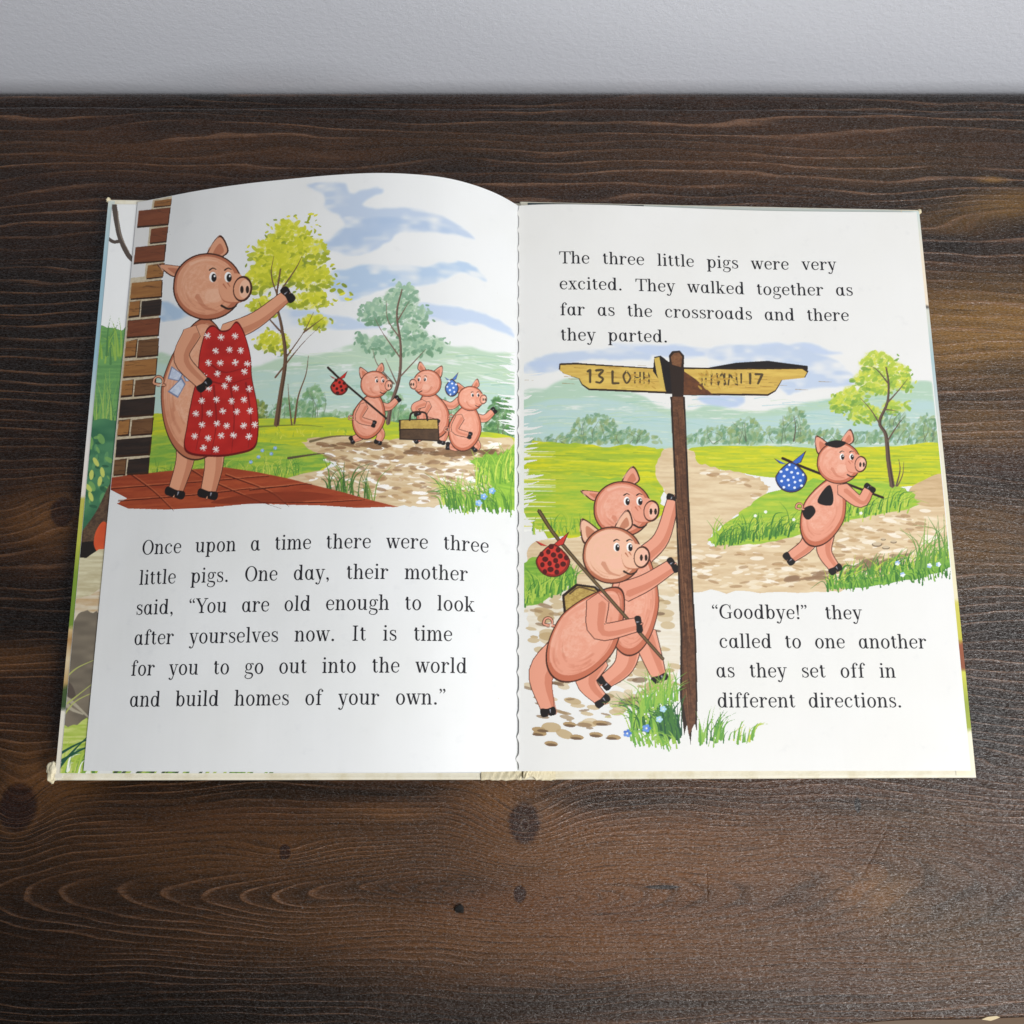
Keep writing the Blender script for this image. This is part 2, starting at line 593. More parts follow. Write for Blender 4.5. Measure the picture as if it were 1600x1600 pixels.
left_board = board("cover_board", LB, "front cover board lying slightly raised under the left page")
right_board = board("cover_board", RB, "back cover board under the right page")


def quad_pt(C, u, v):
    return lerp(lerp(C['BL'], C['BR'], u), lerp(C['TL'], C['TR'], u), v)


def strip(name, C, u0, u1, v0, v1, lift, mat, parent, wob=0.0, nu=2, nv=60):
    P = np.zeros((nv, nu, 3))
    for j in range(nv):
        for i in range(nu):
            u, v = lerp(u0, u1, i / (nu - 1)), lerp(v0, v1, j / (nv - 1))
            p = quad_pt(C, u, v)
            P[j, i] = p + np.array([0, 0, lift])
            if wob and i == nu - 1:
                P[j, i, 0] += wob * mnoise.noise((v * 8, u * 3, 1.7))
    return grid_obj(name, P, mat, parent, thick=0.00018, smooth=False)


# paper of the cover turned in over the outer edges of the boards
o = strip("turn_in", LB, 0.0022, 0.018, 0.004, 0.996, 0.00022, left_band, left_board)
o["label"] = "printed cover paper turned in along the left edge"
o = strip("turn_in", RB, 0.955, 0.9978, 0.004, 0.996, 0.00022, right_band, right_board)
o["label"] = "printed cover paper turned in along the right edge"
top_m, b = new_mat("top_turn_in", 0.45, srgb(196, 204, 198))
dark_m, b = new_mat("dark_print_turn_in", 0.45, srgb(70, 82, 84))
o = strip("turn_in", RB, 0.02, 0.31, 0.955, 0.9965, 0.00024, dark_m, right_board, nu=30, nv=3)
o["label"] = "dark printed cover paper turned in at the top by the spine"
o = strip("turn_in", RB, 0.31, 0.952, 0.955, 0.9965, 0.00024, top_m, right_board, nu=30, nv=3)
o["label"] = "pale green cover paper turned in along the top edge"

# spine strip between the boards, and the crumpled lining at its foot
sv = []
spine_pts = [at(798, 1218, 0.0008), at(824, 1218, 0.0008), at(822, 318, 0.0008), at(798, 318, 0.0008)]
V = [tuple(p) for p in spine_pts] + [(p[0], p[1], p[2] - 0.0006) for p in spine_pts]
mesh_obj("spine", V, [(0, 1, 2, 3), (7, 6, 5, 4), (0, 4, 5, 1), (1, 5, 6, 2), (2, 6, 7, 3), (3, 7, 4, 0)], cream_m, book)


def lining(x0, x1, seed, tear):
    nu, nv = 60, 22
    P = np.zeros((nv, nu, 3))
    for j in range(nv):
        for i in range(nu):
            u, v = i / (nu - 1), j / (nv - 1)
            px = lerp(x0, x1, u)
            fr = 1219.3 - 1.6 * mnoise.noise((u * 9, seed, 0)) - tear(u) * 5.5
            py = lerp(1196, fr, v)
            near = 1 - abs(u - (1.0 if seed < 5 else 0.0))
            cr = mnoise.noise((u * 11 + v * 2.2, v * 1.6, seed)) + 0.5 * mnoise.noise((u * 24 - v * 4, v * 4, seed + 3))
            zz = 0.0050 + (0.0005 * cr * (0.1 + near)) * min(1, 4 * v) * (0.3 + near) + 0.0008 * near
            if v > 0.93:
                zz -= 0.0012 * (v - 0.93) / 0.07
            P[j, i] = at(px, py, zz)
    o = grid_obj("torn_lining", P, lin_m, book, thick=0.0002)
    return o


lin_m, b = new_mat("yellowed_lining", 0.55)
x, y, z = coords()
S.nt.links.new(mixc(nz(x, y, 0.25, 3, 0.6, 2.0), srgb(238, 231, 208), srgb(222, 208, 166)), b.inputs["Base Color"])
add_bump(b, nz(x, y * 0.5, 0.9, 3, 0.65, 4.0), 0.5, 0.0006)
o = lining(752, 815, 2.0, lambda u: 0.15 * max(0, math.sin(u * 9)))
o["label"] = "creased yellowed lining at the foot of the spine"
o = lining(818, 868, 8.0, lambda u: math.exp(-((u - 0.22) / 0.14) ** 2))
o["label"] = "torn yellowed lining at the foot of the spine"


# bumped corner of the front board
def corner_bump(px, py, z0, rx, ry, rz, seed, name="bumped_corner"):
    bm = bmesh.new()
    bmesh.ops.create_icosphere(bm, subdivisions=4, radius=1.0)
    c = at(px, py, z0)
    for v in bm.verts:
        p = v.co.copy()
        k = 1 + 0.34 * mnoise.noise(p * 1.7 + Vector((seed, 0, 0))) + 0.22 * mnoise.noise(p * 4.0 + Vector((0, seed, 0)))
        k -= 0.12 * abs(mnoise.noise(p * 7.0 + Vector((0, 0, seed))))
        v.co = Vector((p.x * rx * k, p.y * ry * k, p.z * rz * k))
    V = [np.array(v.co) + c for v in bm.verts]
    F = [[v.index for v in f.verts] for f in bm.faces]
    bm.free()
    o = mesh_obj(name, V, F, lin_m, left_board if px < 800 else right_board, smooth=True)
    return o


corner_bump(82.5, 1206, 0.0118, 0.0030, 0.0048, 0.0019, 3.1)
corner_bump(1436.5, 330.5, 0.0030, 0.0011, 0.0014, 0.0012, 5.5)
corner_bump(169.5, 312.5, 0.0124, 0.0012, 0.0014, 0.0011, 8.5)

# ------------------------------------------------------------------ paper surfaces
PW, PH = 0.2085, 0.292


def z_at_edge(px, py, A, B):
    """height at which the sheet's top edge, running A-B in plan, is seen at this place"""
    lo, hi = -0.01, 0.12
    for _ in range(50):
        z = (lo + hi) / 2
        p = at(px, py, z)
        yl = A[1] + (B[1] - A[1]) * (p[0] - A[0]) / (B[0] - A[0])
        if p[1] > yl:
            lo = z
        else:
            hi = z
    return z, p[0]


class Sheet:
    """curved page: s runs left-right, t bottom-top, both 0..1"""

    def __init__(self, BL, BR, TL, TR, prof_s, prof_z, amp, ripple=0.0):
        self.ripple = ripple
        self.c = [np.asarray(q, float) for q in (BL, BR, TL, TR)]
        ss = np.linspace(0, 1, 801)
        zz = np.interp(ss, prof_s, prof_z)
        k = np.hanning(91)
        k /= k.sum()
        pad = np.concatenate([2 * zz[0] - zz[45:0:-1], zz, 2 * zz[-1] - zz[-2:-47:-1]])
        self.ss, self.zz = ss, np.convolve(pad, k, 'valid')
        self.amp = amp

    def P(self, s, t):
        s, t = np.broadcast_arrays(np.asarray(s, float), np.asarray(t, float))
        BL, BR, TL, TR = self.c
        s_, t_ = s[..., None], t[..., None]
        p = (BL * (1 - s_) + BR * s_) * (1 - t_) + (TL * (1 - s_) + TR * s_) * t_
        p = p.copy()
        p[..., 2] += np.interp(s, self.ss, self.zz) * self.amp(t)
        # the paper is not quite flat
        k = self.ripple * np.sin(np.clip(s, 0, 1) * np.pi) * np.sin(np.clip(t, 0, 1) * np.pi)
        p[..., 2] += k * (np.sin(9 * s + 4 * t + 1.0) + np.sin(5 * s - 11 * t) + 0.6 * np.sin(17 * s + 13 * t + 2.0))
        return p

    def find(self, px, py):
        """place on the sheet seen at a place of the photograph"""
        px, py = np.asarray(px, float), np.asarray(py, float)
        s = np.full(px.shape, 0.5)
        t = np.full(px.shape, 0.5)
        for _ in range(14):
            q = seen(self.P(s, t))
            e = 1e-3
            qs = (seen(self.P(s + e, t)) - q) / e
            qt = (seen(self.P(s, t + e)) - q) / e
            rx, ry = px - q[..., 0], py - q[..., 1]
            det = qs[..., 0] * qt[..., 1] - qs[..., 1] * qt[..., 0]
            s = np.clip(s + (rx * qt[..., 1] - ry * qt[..., 0]) / det, -0.3, 1.3)
            t = np.clip(t + (qs[..., 0] * ry - qs[..., 1] * rx) / det, -0.3, 1.3)
        return s, t


# left page: lifts off the board in a long arch and dives into the gutter
ZG = 0.0112
lTL, lBL = at(215, 316, Z_LB + 0.0008), at(130.5, 1204.5, Z_LB + 0.0008)
lTR, lBR = at(809.5, 321.5, ZG), at(809.5, 1205, ZG - 0.001)
edge = [(250, 309.5), (300, 299.5), (350, 291.5), (400, 285), (450, 280), (500, 275), (550, 271.5), (590, 270), (630, 271),
        (670, 274), (700, 278), (730, 285.5), (755, 293.5), (780, 304), (797, 313)]
ps, pz = [0.0], [0.0]
for px, py in edge:
    z_, x_ = z_at_edge(px, py, lTL, lTR)
    s_ = (x_ - lTL[0]) / (lTR[0] - lTL[0])
    ps.append(s_)
    pz.append(z_ - lerp(lTL[2], lTR[2], s_))
ps.append(1.0)
pz.append(0.0)
LEFT = Sheet(lBL, lBR, lTL, lTR, ps, pz, lambda t: 0.60 + 0.40 * t, 0.00022)

rTR, rBR = at(1432, 332, 0.0055), at(1517, 1204.3, 0.0055)
rBL = at(811, 1205, ZG)
rTLy = rTR[1] - 0.0004
g = at(811, 321.5, ZG + 0.0005)
rTL = np.array([g[0], g[1], ZG + 0.0003])
edge = [(825, 320.4), (845, 319.7), (880, 319.3), (920, 319.8), (960, 320.8), (1000, 322.4), (1050, 324.4), (1100, 326.6), (1150, 328.4),
        (1200, 329.8), (1260, 330.6), (1330, 331.2), (1390, 331.7)]
ps, pz = [0.0], [0.0]
for px, py in edge:
    z_, x_ = z_at_edge(px, py, rTL, rTR)
    s_ = (x_ - rTL[0]) / (rTR[0] - rTL[0])
    ps.append(s_)
    pz.append(max(z_ - lerp(rTL[2], rTR[2], s_), -0.0016))
ps.append(1.0)
pz.append(0.0)
RIGHT = Sheet(rBL, rBR, rTL, rTR, ps, pz, lambda t: 0.7 + 0.3 * t, 0.00030)


def paper_material(name, col, ghost):
    m, b = new_mat(name, 0.5)
    x, y, z = coords()
    base = mixc(ramp01(nz(x, y, 0.018, 3, 0.5, ghost), 0.35, 0.75) * 0.35, srgb(*col), srgb(col[0] - 7, col[1] - 8, col[2] - 12))
    # print of the other side showing faintly through, and a few foxed specks
    base = mixc(ramp01(nz(x, y, 0.11, 3, 0.6, ghost + 5), 0.60, 0.78) * 0.16, base, srgb(col[0] - 34, col[1] - 32, col[2] - 28))
    base = mixc(ramp01(nz(x, y, 0.55, 1, 0.5, ghost + 9), 0.845, 0.86) * 0.6, base, srgb(190, 160, 110))
    S.nt.links.new(base, b.inputs["Base Color"])
    h = nz(x * 0.25, y * 0.02, 1.0, 1, 0.5, ghost) * 0.4 + nz(x, y, 0.02, 2, 0.5, ghost + 2) * 7.0
    add_bump(b, h, 0.12, 0.0010)
    b.inputs["Specular IOR Level"].default_value = 0.28
    return m


PAPER_L = paper_material("left_paper", (234, 236, 236), 1.0)
PAPER_R = paper_material("right_paper", (236, 236, 233), 31.0)

s_ = np.linspace(0, 1.004, 240)
t_ = np.linspace(0, 1, 90)
left_page = grid_obj("page", LEFT.P(s_[None, :], t_[:, None]), PAPER_L, book, thick=0.0002)
left_page["label"] = "left page arching up off the cover, farm lane picture above six lines of text"


# right page: its inner edge is scalloped where the leaves were stitched and glued
def gutter_edge(t):
    d = np.zeros_like(t)
    for k in range(29):
        c = 0.985 - k * 0.0345 + 0.003 * mnoise.noise((k * 3.3, 0, 0))
        a = (0.0009 + 0.0006 * mnoise.noise((k * 1.7, 5, 0))) * (1 if k % 7 else 1.3)
        d = np.maximum(d, a * np.exp(-np.abs((t - c) / 0.0052) ** 2))
    return d


t_ = np.linspace(0, 1, 700)
s_ = np.linspace(0, 1, 170) ** 1.1
SS = np.broadcast_to(s_[None, :], (700, 170)).copy()
SS -= (gutter_edge(t_) / PW)[:, None] * np.exp(-s_[None, :] * 60)
SS[:, 0] -= 0.0
P = RIGHT.P(SS, t_[:, None] + 0 * SS)
P[..., 2] += 0.0001 * np.exp(-np.clip(SS, 0, 1) * 80) + 0.0002
right_page = grid_obj("page", P, PAPER_R, book, thick=0.0002)
right_page["label"] = "right page with the signpost scene between two blocks of text"

# the leaves under the right page
blk_m, b = new_mat("page_edges", 0.7, srgb(232, 226, 205))
x, y, z = coords()
S.nt.links.new(mixc(ramp01(S.op('FRACT', z * 4.0), 0.35, 0.65) * 0.5, srgb(236, 231, 214), srgb(196, 186, 158)), b.inputs["Base Color"])
s_ = np.linspace(0.012, 0.9965, 120)
t_ = np.linspace(0.003, 0.998, 90)
T = RIGHT.P(s_[None, :], t_[:, None])
T[..., 2] -= 0.00035
B = T.copy()
B[..., 2] = np.minimum(Z_RB + 0.00055, T[..., 2] - 0.0003)
nj, ni = T.shape[:2]
V = np.concatenate([T.reshape(-1, 3), B.reshape(-1, 3)])
idx = np.arange(nj * ni).reshape(nj, ni)
F = [tuple(q) for q in np.stack([idx[:-1, :-1], idx[:-1, 1:], idx[1:, 1:], idx[1:, :-1]], -1).reshape(-1, 4)]
F += [tuple(q[::-1] + nj * ni) for q in np.array(F)]
ring = np.array(list(idx[0, :-1]) + list(idx[:-1, -1]) + list(idx[-1, :0:-1]) + list(idx[:0:-1, 0]))
F += [(a, a + nj * ni, c + nj * ni, c) for a, c in zip(ring, np.roll(ring, -1))]
mesh_obj("page_block", V, F, blk_m, book)

# endpaper pasted on the front board
END = dict(BL=quad_pt(LB, 0.0125, 0.0105), BR=quad_pt(LB, 0.985, 0.0105), TL=quad_pt(LB, 0.0125, 0.989), TR=quad_pt(LB, 0.985, 0.989))
for k in END:
    END[k] = END[k] + np.array([0, 0, 0.00055])
ENDS = Sheet(END['BL'], END['BR'], END['TL'], END['TR'], [0, 1], [0, 0], lambda t: 0 * t)
s_ = np.linspace(0, 1, 12)
t_ = np.linspace(0, 1, 12)
endpaper = grid_obj("endpaper", ENDS.P(s_[None, :], t_[:, None]), PAPER_L, book, thick=0.0002)
endpaper["label"] = "printed endpaper showing as a narrow strip beside the left page"
# ------------------------------------------------------------------ printed story text
# letters drawn as pen strokes with thick stems, hairlines and slab serifs (x-height = 1)
ST, HL = 0.172, 0.076
ASC, CAP, DSC = 1.44, 1.40, -0.46


def ribbon(pts, w, n=None):
    """thick line along a smooth curve; w = widths at the points"""
    pts = np.array(pts, float)
    w = np.array(w, float) if not np.isscalar(w) else np.full(len(pts), float(w))
    if len(pts) > 2:
        n = n or 6
        e = np.vstack([2 * pts[0] - pts[1], pts, 2 * pts[-1] - pts[-2]])
        ew = np.concatenate([[w[0]], w, [w[-1]]])
        out, ow = [], []
        for i in range(1, len(e) - 2):
            for k in range(n):
                t = k / n
                a, b_, c, d = e[i - 1], e[i], e[i + 1], e[i + 2]
                out.append(0.5 * ((2 * b_) + (-a + c) * t + (2 * a - 5 * b_ + 4 * c - d) * t * t + (-a + 3 * b_ - 3 * c + d) * t ** 3))
                ow.append(ew[i] * (1 - t) + ew[i + 1] * t)
        out.append(pts[-1])
        ow.append(w[-1])
        pts, w = np.array(out), np.array(ow)
    d = np.gradient(pts, axis=0)
    d /= np.maximum(np.linalg.norm(d, axis=1), 1e-9)[:, None]
    nrm = np.stack([-d[:, 1], d[:, 0]], -1)
    L, R = pts + nrm * w[:, None] / 2, pts - nrm * w[:, None] / 2
    return [[tuple(R[i]), tuple(R[i + 1]), tuple(L[i + 1]), tuple(L[i])] for i in range(len(pts) - 1)]


def box(x0, y0, x1, y1):
    return [[(x0, y0), (x1, y0), (x1, y1), (x0, y1)]]


def bowl(cx, cy, rx, ry, tw=ST, th=HL, n=28):
    q = []
    a = np.linspace(0, 2 * np.pi, n + 1)
    o = np.stack([cx + rx * np.cos(a), cy + ry * np.sin(a)], -1)
    i = np.stack([cx + (rx - tw) * np.cos(a), cy + (ry - th) * np.sin(a)], -1)
    for k in range(n):
        q.append([tuple(o[k]), tuple(o[k + 1]), tuple(i[k + 1]), tuple(i[k])])
    return q


def dot(cx, cy, r):
    a = np.linspace(0, 2 * np.pi, 13)[:-1]
    return [[(cx + r * math.cos(t), cy + r * math.sin(t)) for t in a]]


def serif(xl, xr, y, up=True, out=0.115):
    """slab at a stem end with little brackets"""
    h = HL if up else -HL
    b_ = 0.06 if up else -0.06
    q = [[(xl - out, y), (xr + out, y), (xr + out, y + h), (xl - out, y + h)]]
    q += [[(xl - 0.05, y + h), (xl, y + h), (xl, y + h + b_)], [(xr, y + h), (xr + 0.05, y + h), (xr, y + h + b_)]]
    if not up:
        q = [p[::-1] for p in q]
    return q


def flag(x, y):
    return [[(x - 0.12, y - HL), (x + 0.01, y - HL), (x + 0.01, y), (x - 0.12, y)], [(x - 0.05, y - HL), (x, y - 0.13), (x, y - HL)]]


def stem(x, y0, y1, w=ST):
    return box(x, y0, x + w, y1)


def arch(x0, x1, top=1.0):
    """shoulder from stem x0 over to the stem whose left side is x1"""
    return ribbon([(x0, 0.70), (x0 + 0.10, 0.88), (lerp(x0, x1, 0.62), top - 0.035), (x1 + 0.03, 0.88), (x1 + ST / 2, 0.62)], [0.05, 0.06, 0.085, 0.14, ST])


def G(ch):
    q, adv = glyph_shape(ch)
    return [[(x * 1.09 + 0.03, y) for x, y in p] for p in q], adv * 1.09 + 0.06


def glyph_shape(ch):
    q = []
    if ch in 'adg':
        pass
    if ch == 'a':
        q = bowl(.40, .49, .35, .51) + ribbon([(.69, 1.0), (.67, .5), (.70, .13), (.80, .035), (.90, .10)], [.13, ST, ST, .09, .05])
        return q, .93
    if ch == 'b':
        return stem(.13, .06, ASC) + flag(.13, ASC) + bowl(.50, .49, .36, .51) + [[(.13, 0), (.20, 0), (.28, .12), (.13, .12)]], .93
    if ch == 'c':
        return ribbon([(.66, .74), (.58, .90), (.42, .965), (.19, .80), (.13, .48), (.22, .15), (.45, .035), (.62, .12), (.70, .27)], [.06, .06, .07, .13, ST, .13, .075, .06, .04]) + dot(.63, .76, .095), .79
    if ch == 'd':
        return bowl(.41, .49, .36, .51) + stem(.63, .06, ASC) + flag(.63, ASC) + box(.63, 0, .90, HL) + box(.63, HL, .78, .10), .96
    if ch == 'e':
        return ribbon([(.15, .53), (.69, .53)], .06) + ribbon([(.695, .53), (.67, .78), (.43, .965), (.19, .80), (.125, .48), (.22, .15), (.45, .035), (.63, .12), (.71, .26)], [.13, .125, .07, .13, ST, .13, .075, .06, .04]), .80
    if ch == 'f':
        return ribbon([(.62, 1.27), (.53, 1.42), (.38, 1.40), (.28, 1.22), (.265, .95)], [.05, .06, .075, .13, ST]) + dot(.585, 1.27, .09) + stem(.19, .0, 1.0) + serif(.19, .345, 0, True, .13) + box(.04, .90, .52, .965), .60
    if ch == 'g':
        return (bowl(.38, .66, .29, .335, .135, .058) + ribbon([(.55, .90), (.68, .97), (.76, .93)], [.05, .06, .07]) + dot(.765, .90, .07)
                + ribbon([(.22, .42), (.12, .27), (.20, .13), (.45, .08), (.68, .02), (.74, -.16), (.62, -.36), (.38, -.43), (.14, -.34), (.09, -.19), (.22, -.03)],
                         [.05, .07, .10, .14, .15, .13, .075, .06, .075, .09, .05])), .83
    if ch == 'h':
        return stem(.13, 0, ASC) + flag(.13, ASC) + arch(.28, .63) + stem(.63, 0, .64) + serif(.13, .285, 0) + serif(.63, .785, 0), .94
    if ch == 'i':
        return stem(.15, 0, 1.0) + flag(.15, 1.0) + serif(.15, .305, 0) + dot(.225, 1.33, .105), .47
    if ch == 'k':
        return (stem(.13, 0, ASC) + flag(.13, ASC) + serif(.13, .285, 0) + ribbon([(.29, .38), (.66, .95)], .06) + ribbon([(.40, .55), (.70, .03)], ST)
                + box(.50, 1 - HL, .84, 1.0) + box(.54, 0, .90, HL)), .92
    if ch == 'l':
        return stem(.15, 0, ASC) + flag(.15, ASC) + serif(.15, .305, 0), .47
    if ch == 'm':
        return (stem(.13, 0, 1) + flag(.13, 1) + arch(.28, .60) + stem(.60, 0, .64) + arch(.755, 1.07) + stem(1.07, 0, .64)
                + serif(.13, .285, 0) + serif(.60, .755, 0) + serif(1.07, 1.225, 0)), 1.37
    if ch == 'n':
        return stem(.13, 0, 1) + flag(.13, 1) + arch(.28, .63) + stem(.63, 0, .64) + serif(.13, .285, 0) + serif(.63, .785, 0), .94
    if ch == 'o':
        return bowl(.43, .49, .385, .515), .87
    if ch == 'p':
        return stem(.13, DSC, .98) + flag(.13, 1.0) + bowl(.51, .49, .36, .51) + serif(.13, .285, DSC), .94
    if ch == 'r':
        return stem(.13, 0, 1) + flag(.13, 1) + serif(.13, .285, 0) + ribbon([(.28, .62), (.36, .84), (.50, .96), (.62, .92)], [.05, .06, .07, .06]) + dot(.61, .84, .10), .72
    if ch == 's':
        return (ribbon([(.56, .74), (.50, .91), (.34, .965), (.16, .86), (.17, .67), (.36, .53), (.56, .40), (.59, .18), (.44, .045), (.28, .035), (.16, .12), (.12, .28)],
                       [.04, .06, .07, .11, .145, ST, .145, .11, .07, .06, .05, .04]) + box(.545, .70, .595, .98) + box(.09, .02, .14, .32)), .69
    if ch == 't':
        return ribbon([(.235, 1.22), (.235, .6), (.245, .20), (.35, .045), (.46, .08), (.52, .20)], [.13, ST, ST, .09, .06, .04]) + box(.04, .90, .50, .965) + [[(.05, .93), (.20, .93), (.20, 1.25), (.17, 1.25)]], .56
    if ch == 'u':
        return (stem(.13, .38, 1) + flag(.13, 1) + ribbon([(.13 + ST / 2, .40), (.23, .15), (.40, .045), (.56, .12), (.63, .30)], [ST, .14, .085, .06, .05])
                + stem(.63, .06, 1) + flag(.63, 1) + box(.63, 0, .90, HL) + box(.63, HL, .785, .08)), .96
    if ch in 'vyw':
        if ch == 'w':
            return (ribbon([(.14, .97), (.40, .02)], ST) + ribbon([(.40, .02), (.62, .95)], .065) + ribbon([(.60, .97), (.86, .02)], ST) + ribbon([(.86, .02), (1.10, .97)], .065)
                    + box(.0, 1 - HL, .32, 1) + box(.46, 1 - HL, .80, 1) + box(.95, 1 - HL, 1.24, 1)), 1.22
        q = ribbon([(.15, .97), (.46, .02)], ST) + box(.01, 1 - HL, .37, 1) + box(.56, 1 - HL, .86, 1)
        if ch == 'v':
            return q + ribbon([(.45, .0), (.71, .97)], .065), .84
        return q + ribbon([(.71, .97), (.43, -.10), (.32, -.36), (.18, -.42), (.08, -.34)], [.065, .07, .08, .07, .06]) + dot(.11, -.33, .09), .84
    if ch == 'x':
        return (ribbon([(.17, .97), (.65, .03)], ST) + ribbon([(.14, .03), (.64, .97)], .06) + box(.02, 1 - HL, .40, 1) + box(.48, 1 - HL, .80, 1) + box(.0, 0, .31, HL) + box(.44, 0, .84, HL)), .83
    if ch == 'O':
        return bowl(.62, .71, .56, .735, .19, .065), 1.22
    if ch == 'T':
        return (stem(.52, 0, CAP, .17) + serif(.52, .69, 0, True, .15) + box(.06, CAP - HL, 1.15, CAP) + [[(.06, CAP - .38), (.11, CAP - .38), (.20, CAP), (.06, CAP)], [(1.10, CAP - .38), (1.15, CAP - .38), (1.15, CAP), (1.01, CAP)]]), 1.12
    if ch == 'I':
        return stem(.20, 0, CAP, .17) + serif(.20, .37, 0, True, .15) + serif(.20, .37, CAP, False, .15), .62
    if ch == 'Y':
        return (stem(.50, 0, .62, .17) + serif(.50, .67, 0, True, .15) + ribbon([(.17, CAP - .04), (.58, .58)], .18) + ribbon([(.60, .58), (.97, CAP - .04)], .07)
                + box(.0, CAP - HL, .42, CAP) + box(.78, CAP - HL, 1.14, CAP)), 1.0
    if ch == 'G':
        return (ribbon([(1.02, 1.02), (.90, 1.30), (.66, 1.405), (.30, 1.22), (.14, .71), (.28, .20), (.64, .02), (.92, .14), (1.0, .36)],
                       [.05, .06, .07, .15, .19, .15, .075, .06, .07]) + box(1.0, .92, 1.05, 1.40) + stem(.90, .04, .60, .16) + box(.74, .56, 1.18, .62)), 1.22
    if ch == '.':
        return dot(.22, .10, .115), .46
    if ch == ',':
        return dot(.20, .10, .11) + ribbon([(.25, .10), (.27, -.05), (.15, -.24)], [.12, .09, .03]), .46
    if ch == '!':
        return dot(.22, .10, .115) + [[(.19, .36), (.25, .36), (.33, 1.36), (.26, 1.44), (.18, 1.44), (.11, 1.36)]], .42
    if ch == '“':
        return sum([dot(x, 1.06, .095) + ribbon([(x - .05, 1.06), (x - .06, 1.22), (x + .07, 1.40)], [.10, .08, .03]) for x in (.18, .48)], []), .62
    if ch == '”':
        return sum([dot(x, 1.34, .095) + ribbon([(x + .05, 1.34), (x + .06, 1.20), (x - .07, 1.02)], [.10, .08, .03]) for x in (.14, .44)], []), .62
    raise KeyError(ch)


INK, b = new_mat("printing_ink", 0.5, srgb(36, 36, 42))
b.inputs["Specular IOR Level"].default_value = 0.25


def text_block(name, sheet, lines, xh, parent, label, mat=INK, lift=0.00007):
    V, F = [], []
    n_poly = 0
    for text, (ax, ay), (bx, by) in lines:
        (s0, s1), (t0, t1) = sheet.find(np.array([ax, bx]), np.array([ay, by]))
        A, B = np.array([s0 * PW, t0 * PH]), np.array([s1 * PW, t1 * PH])
        L = np.linalg.norm(B - A)
        ex = (B - A) / L
        ey = np.array([-ex[1], ex[0]])
        words = text.split(' ')
        wl = [sum(G(c)[1] for c in w) * xh for w in words]
        first = 0.1 * xh
        gap = (L - sum(wl) + 2 * first) / max(1, len(words) - 1) if len(words) > 1 else 0
        x = -first
        for w, l in zip(words, wl):
            for ch in w:
                polys, adv = G(ch)
                for pl in polys:
                    n_poly += 1
                    dz = lift + (n_poly % 60) * 6e-7
                    i0 = len(V)
                    for gx, gy in pl:
                        p = A + ex * (x + gx * xh) + ey * (gy * xh)
                        V.append((p[0] / PW, p[1] / PH, dz))
                    F.append(tuple(range(i0, len(V))))
                x += adv * xh
            x += gap
        print("  gap/xh %.2f  %s" % (gap / xh, text))
    V = np.array(V)
    P = sheet.P(V[:, 0], V[:, 1])
    P[:, 2] += V[:, 2]
    # all faces towards the reader
    faces = []
    for f in F:
        a = V[list(f)]
        ar = np.sum(a[:, 0] * np.roll(a[:, 1], -1) - np.roll(a[:, 0], -1) * a[:, 1])
        faces.append(f if ar > 0 else f[::-1])
    o = mesh_obj(name, P, faces, mat, parent)
    o["label"] = label
    return o


text_block("printed_text", LEFT, [
    ("Once upon a time there were three", (222, 867), (763, 864)),
    ("little pigs. One day, their mother", (218, 914), (730, 908)),
    ("said, “You are old enough to look", (213, 961), (741, 956)),
    ("after yourselves now. It is time", (210, 1008), (706, 1002)),
    ("for you to go out into the world", (205, 1056), (729, 1052)),
    ("and build homes of your own.”", (203, 1104.5), (696, 1101))], 0.0050, left_page,
    "six lines of black serif text on the lower left page")

RLIFT = 0.00028
text_block("printed_text", RIGHT, [
    ("The three little pigs were very", (874, 412), (1306, 422.5)),
    ("excited. They walked together as", (875, 452.5), (1332, 462.5)),
    ("far as the crossroads and there", (876, 493), (1326, 502)),
    ("they parted.", (877, 532.5), (1043, 535.5))], 0.0049, right_page,
    "four lines of black serif text at the top of the right page", lift=RLIFT)
text_block("printed_text", RIGHT, [
    ("“Goodbye!” they", (1113, 966.5), (1346, 968)),
    ("called to one another", (1125, 1012.5), (1447, 1013.5)),
    ("as they set off in", (1120, 1058.5), (1399, 1059)),
    ("different directions.", (1122, 1105.5), (1409, 1105.5))], 0.0049, right_page,
    "four lines of black serif text at the lower right of the right page", lift=RLIFT)
# ------------------------------------------------------------------ printing on the paper
# A little paint box: washes, strokes and dabs are laid on a raster of the sheet (8 dots per mm,
# averaged down to 4) whose dots become the ink colour of a fine mesh lying on the page.
PRINT_GAIN = 1.0


def value_noise(h, w, cell_y, cell_x, rng):
    gy, gx = int(h / cell_y) + 3, int(w / cell_x) + 3
    g = rng.random((gy, gx)).astype(np.float32)
    y = np.arange(h) / cell_y
    x = np.arange(w) / cell_x
    yi, xi = y.astype(int), x.astype(int)
    fy, fx = (y - yi)[:, None], (x - xi)[None, :]
    fy, fx = fy * fy * (3 - 2 * fy), fx * fx * (3 - 2 * fx)
    a, b_ = g[yi][:, xi], g[yi][:, xi + 1]
    c, d = g[yi + 1][:, xi], g[yi + 1][:, xi + 1]
    return ((a * (1 - fx) + b_ * fx) * (1 - fy) + (c * (1 - fx) + d * fx) * fy).astype(np.float32)


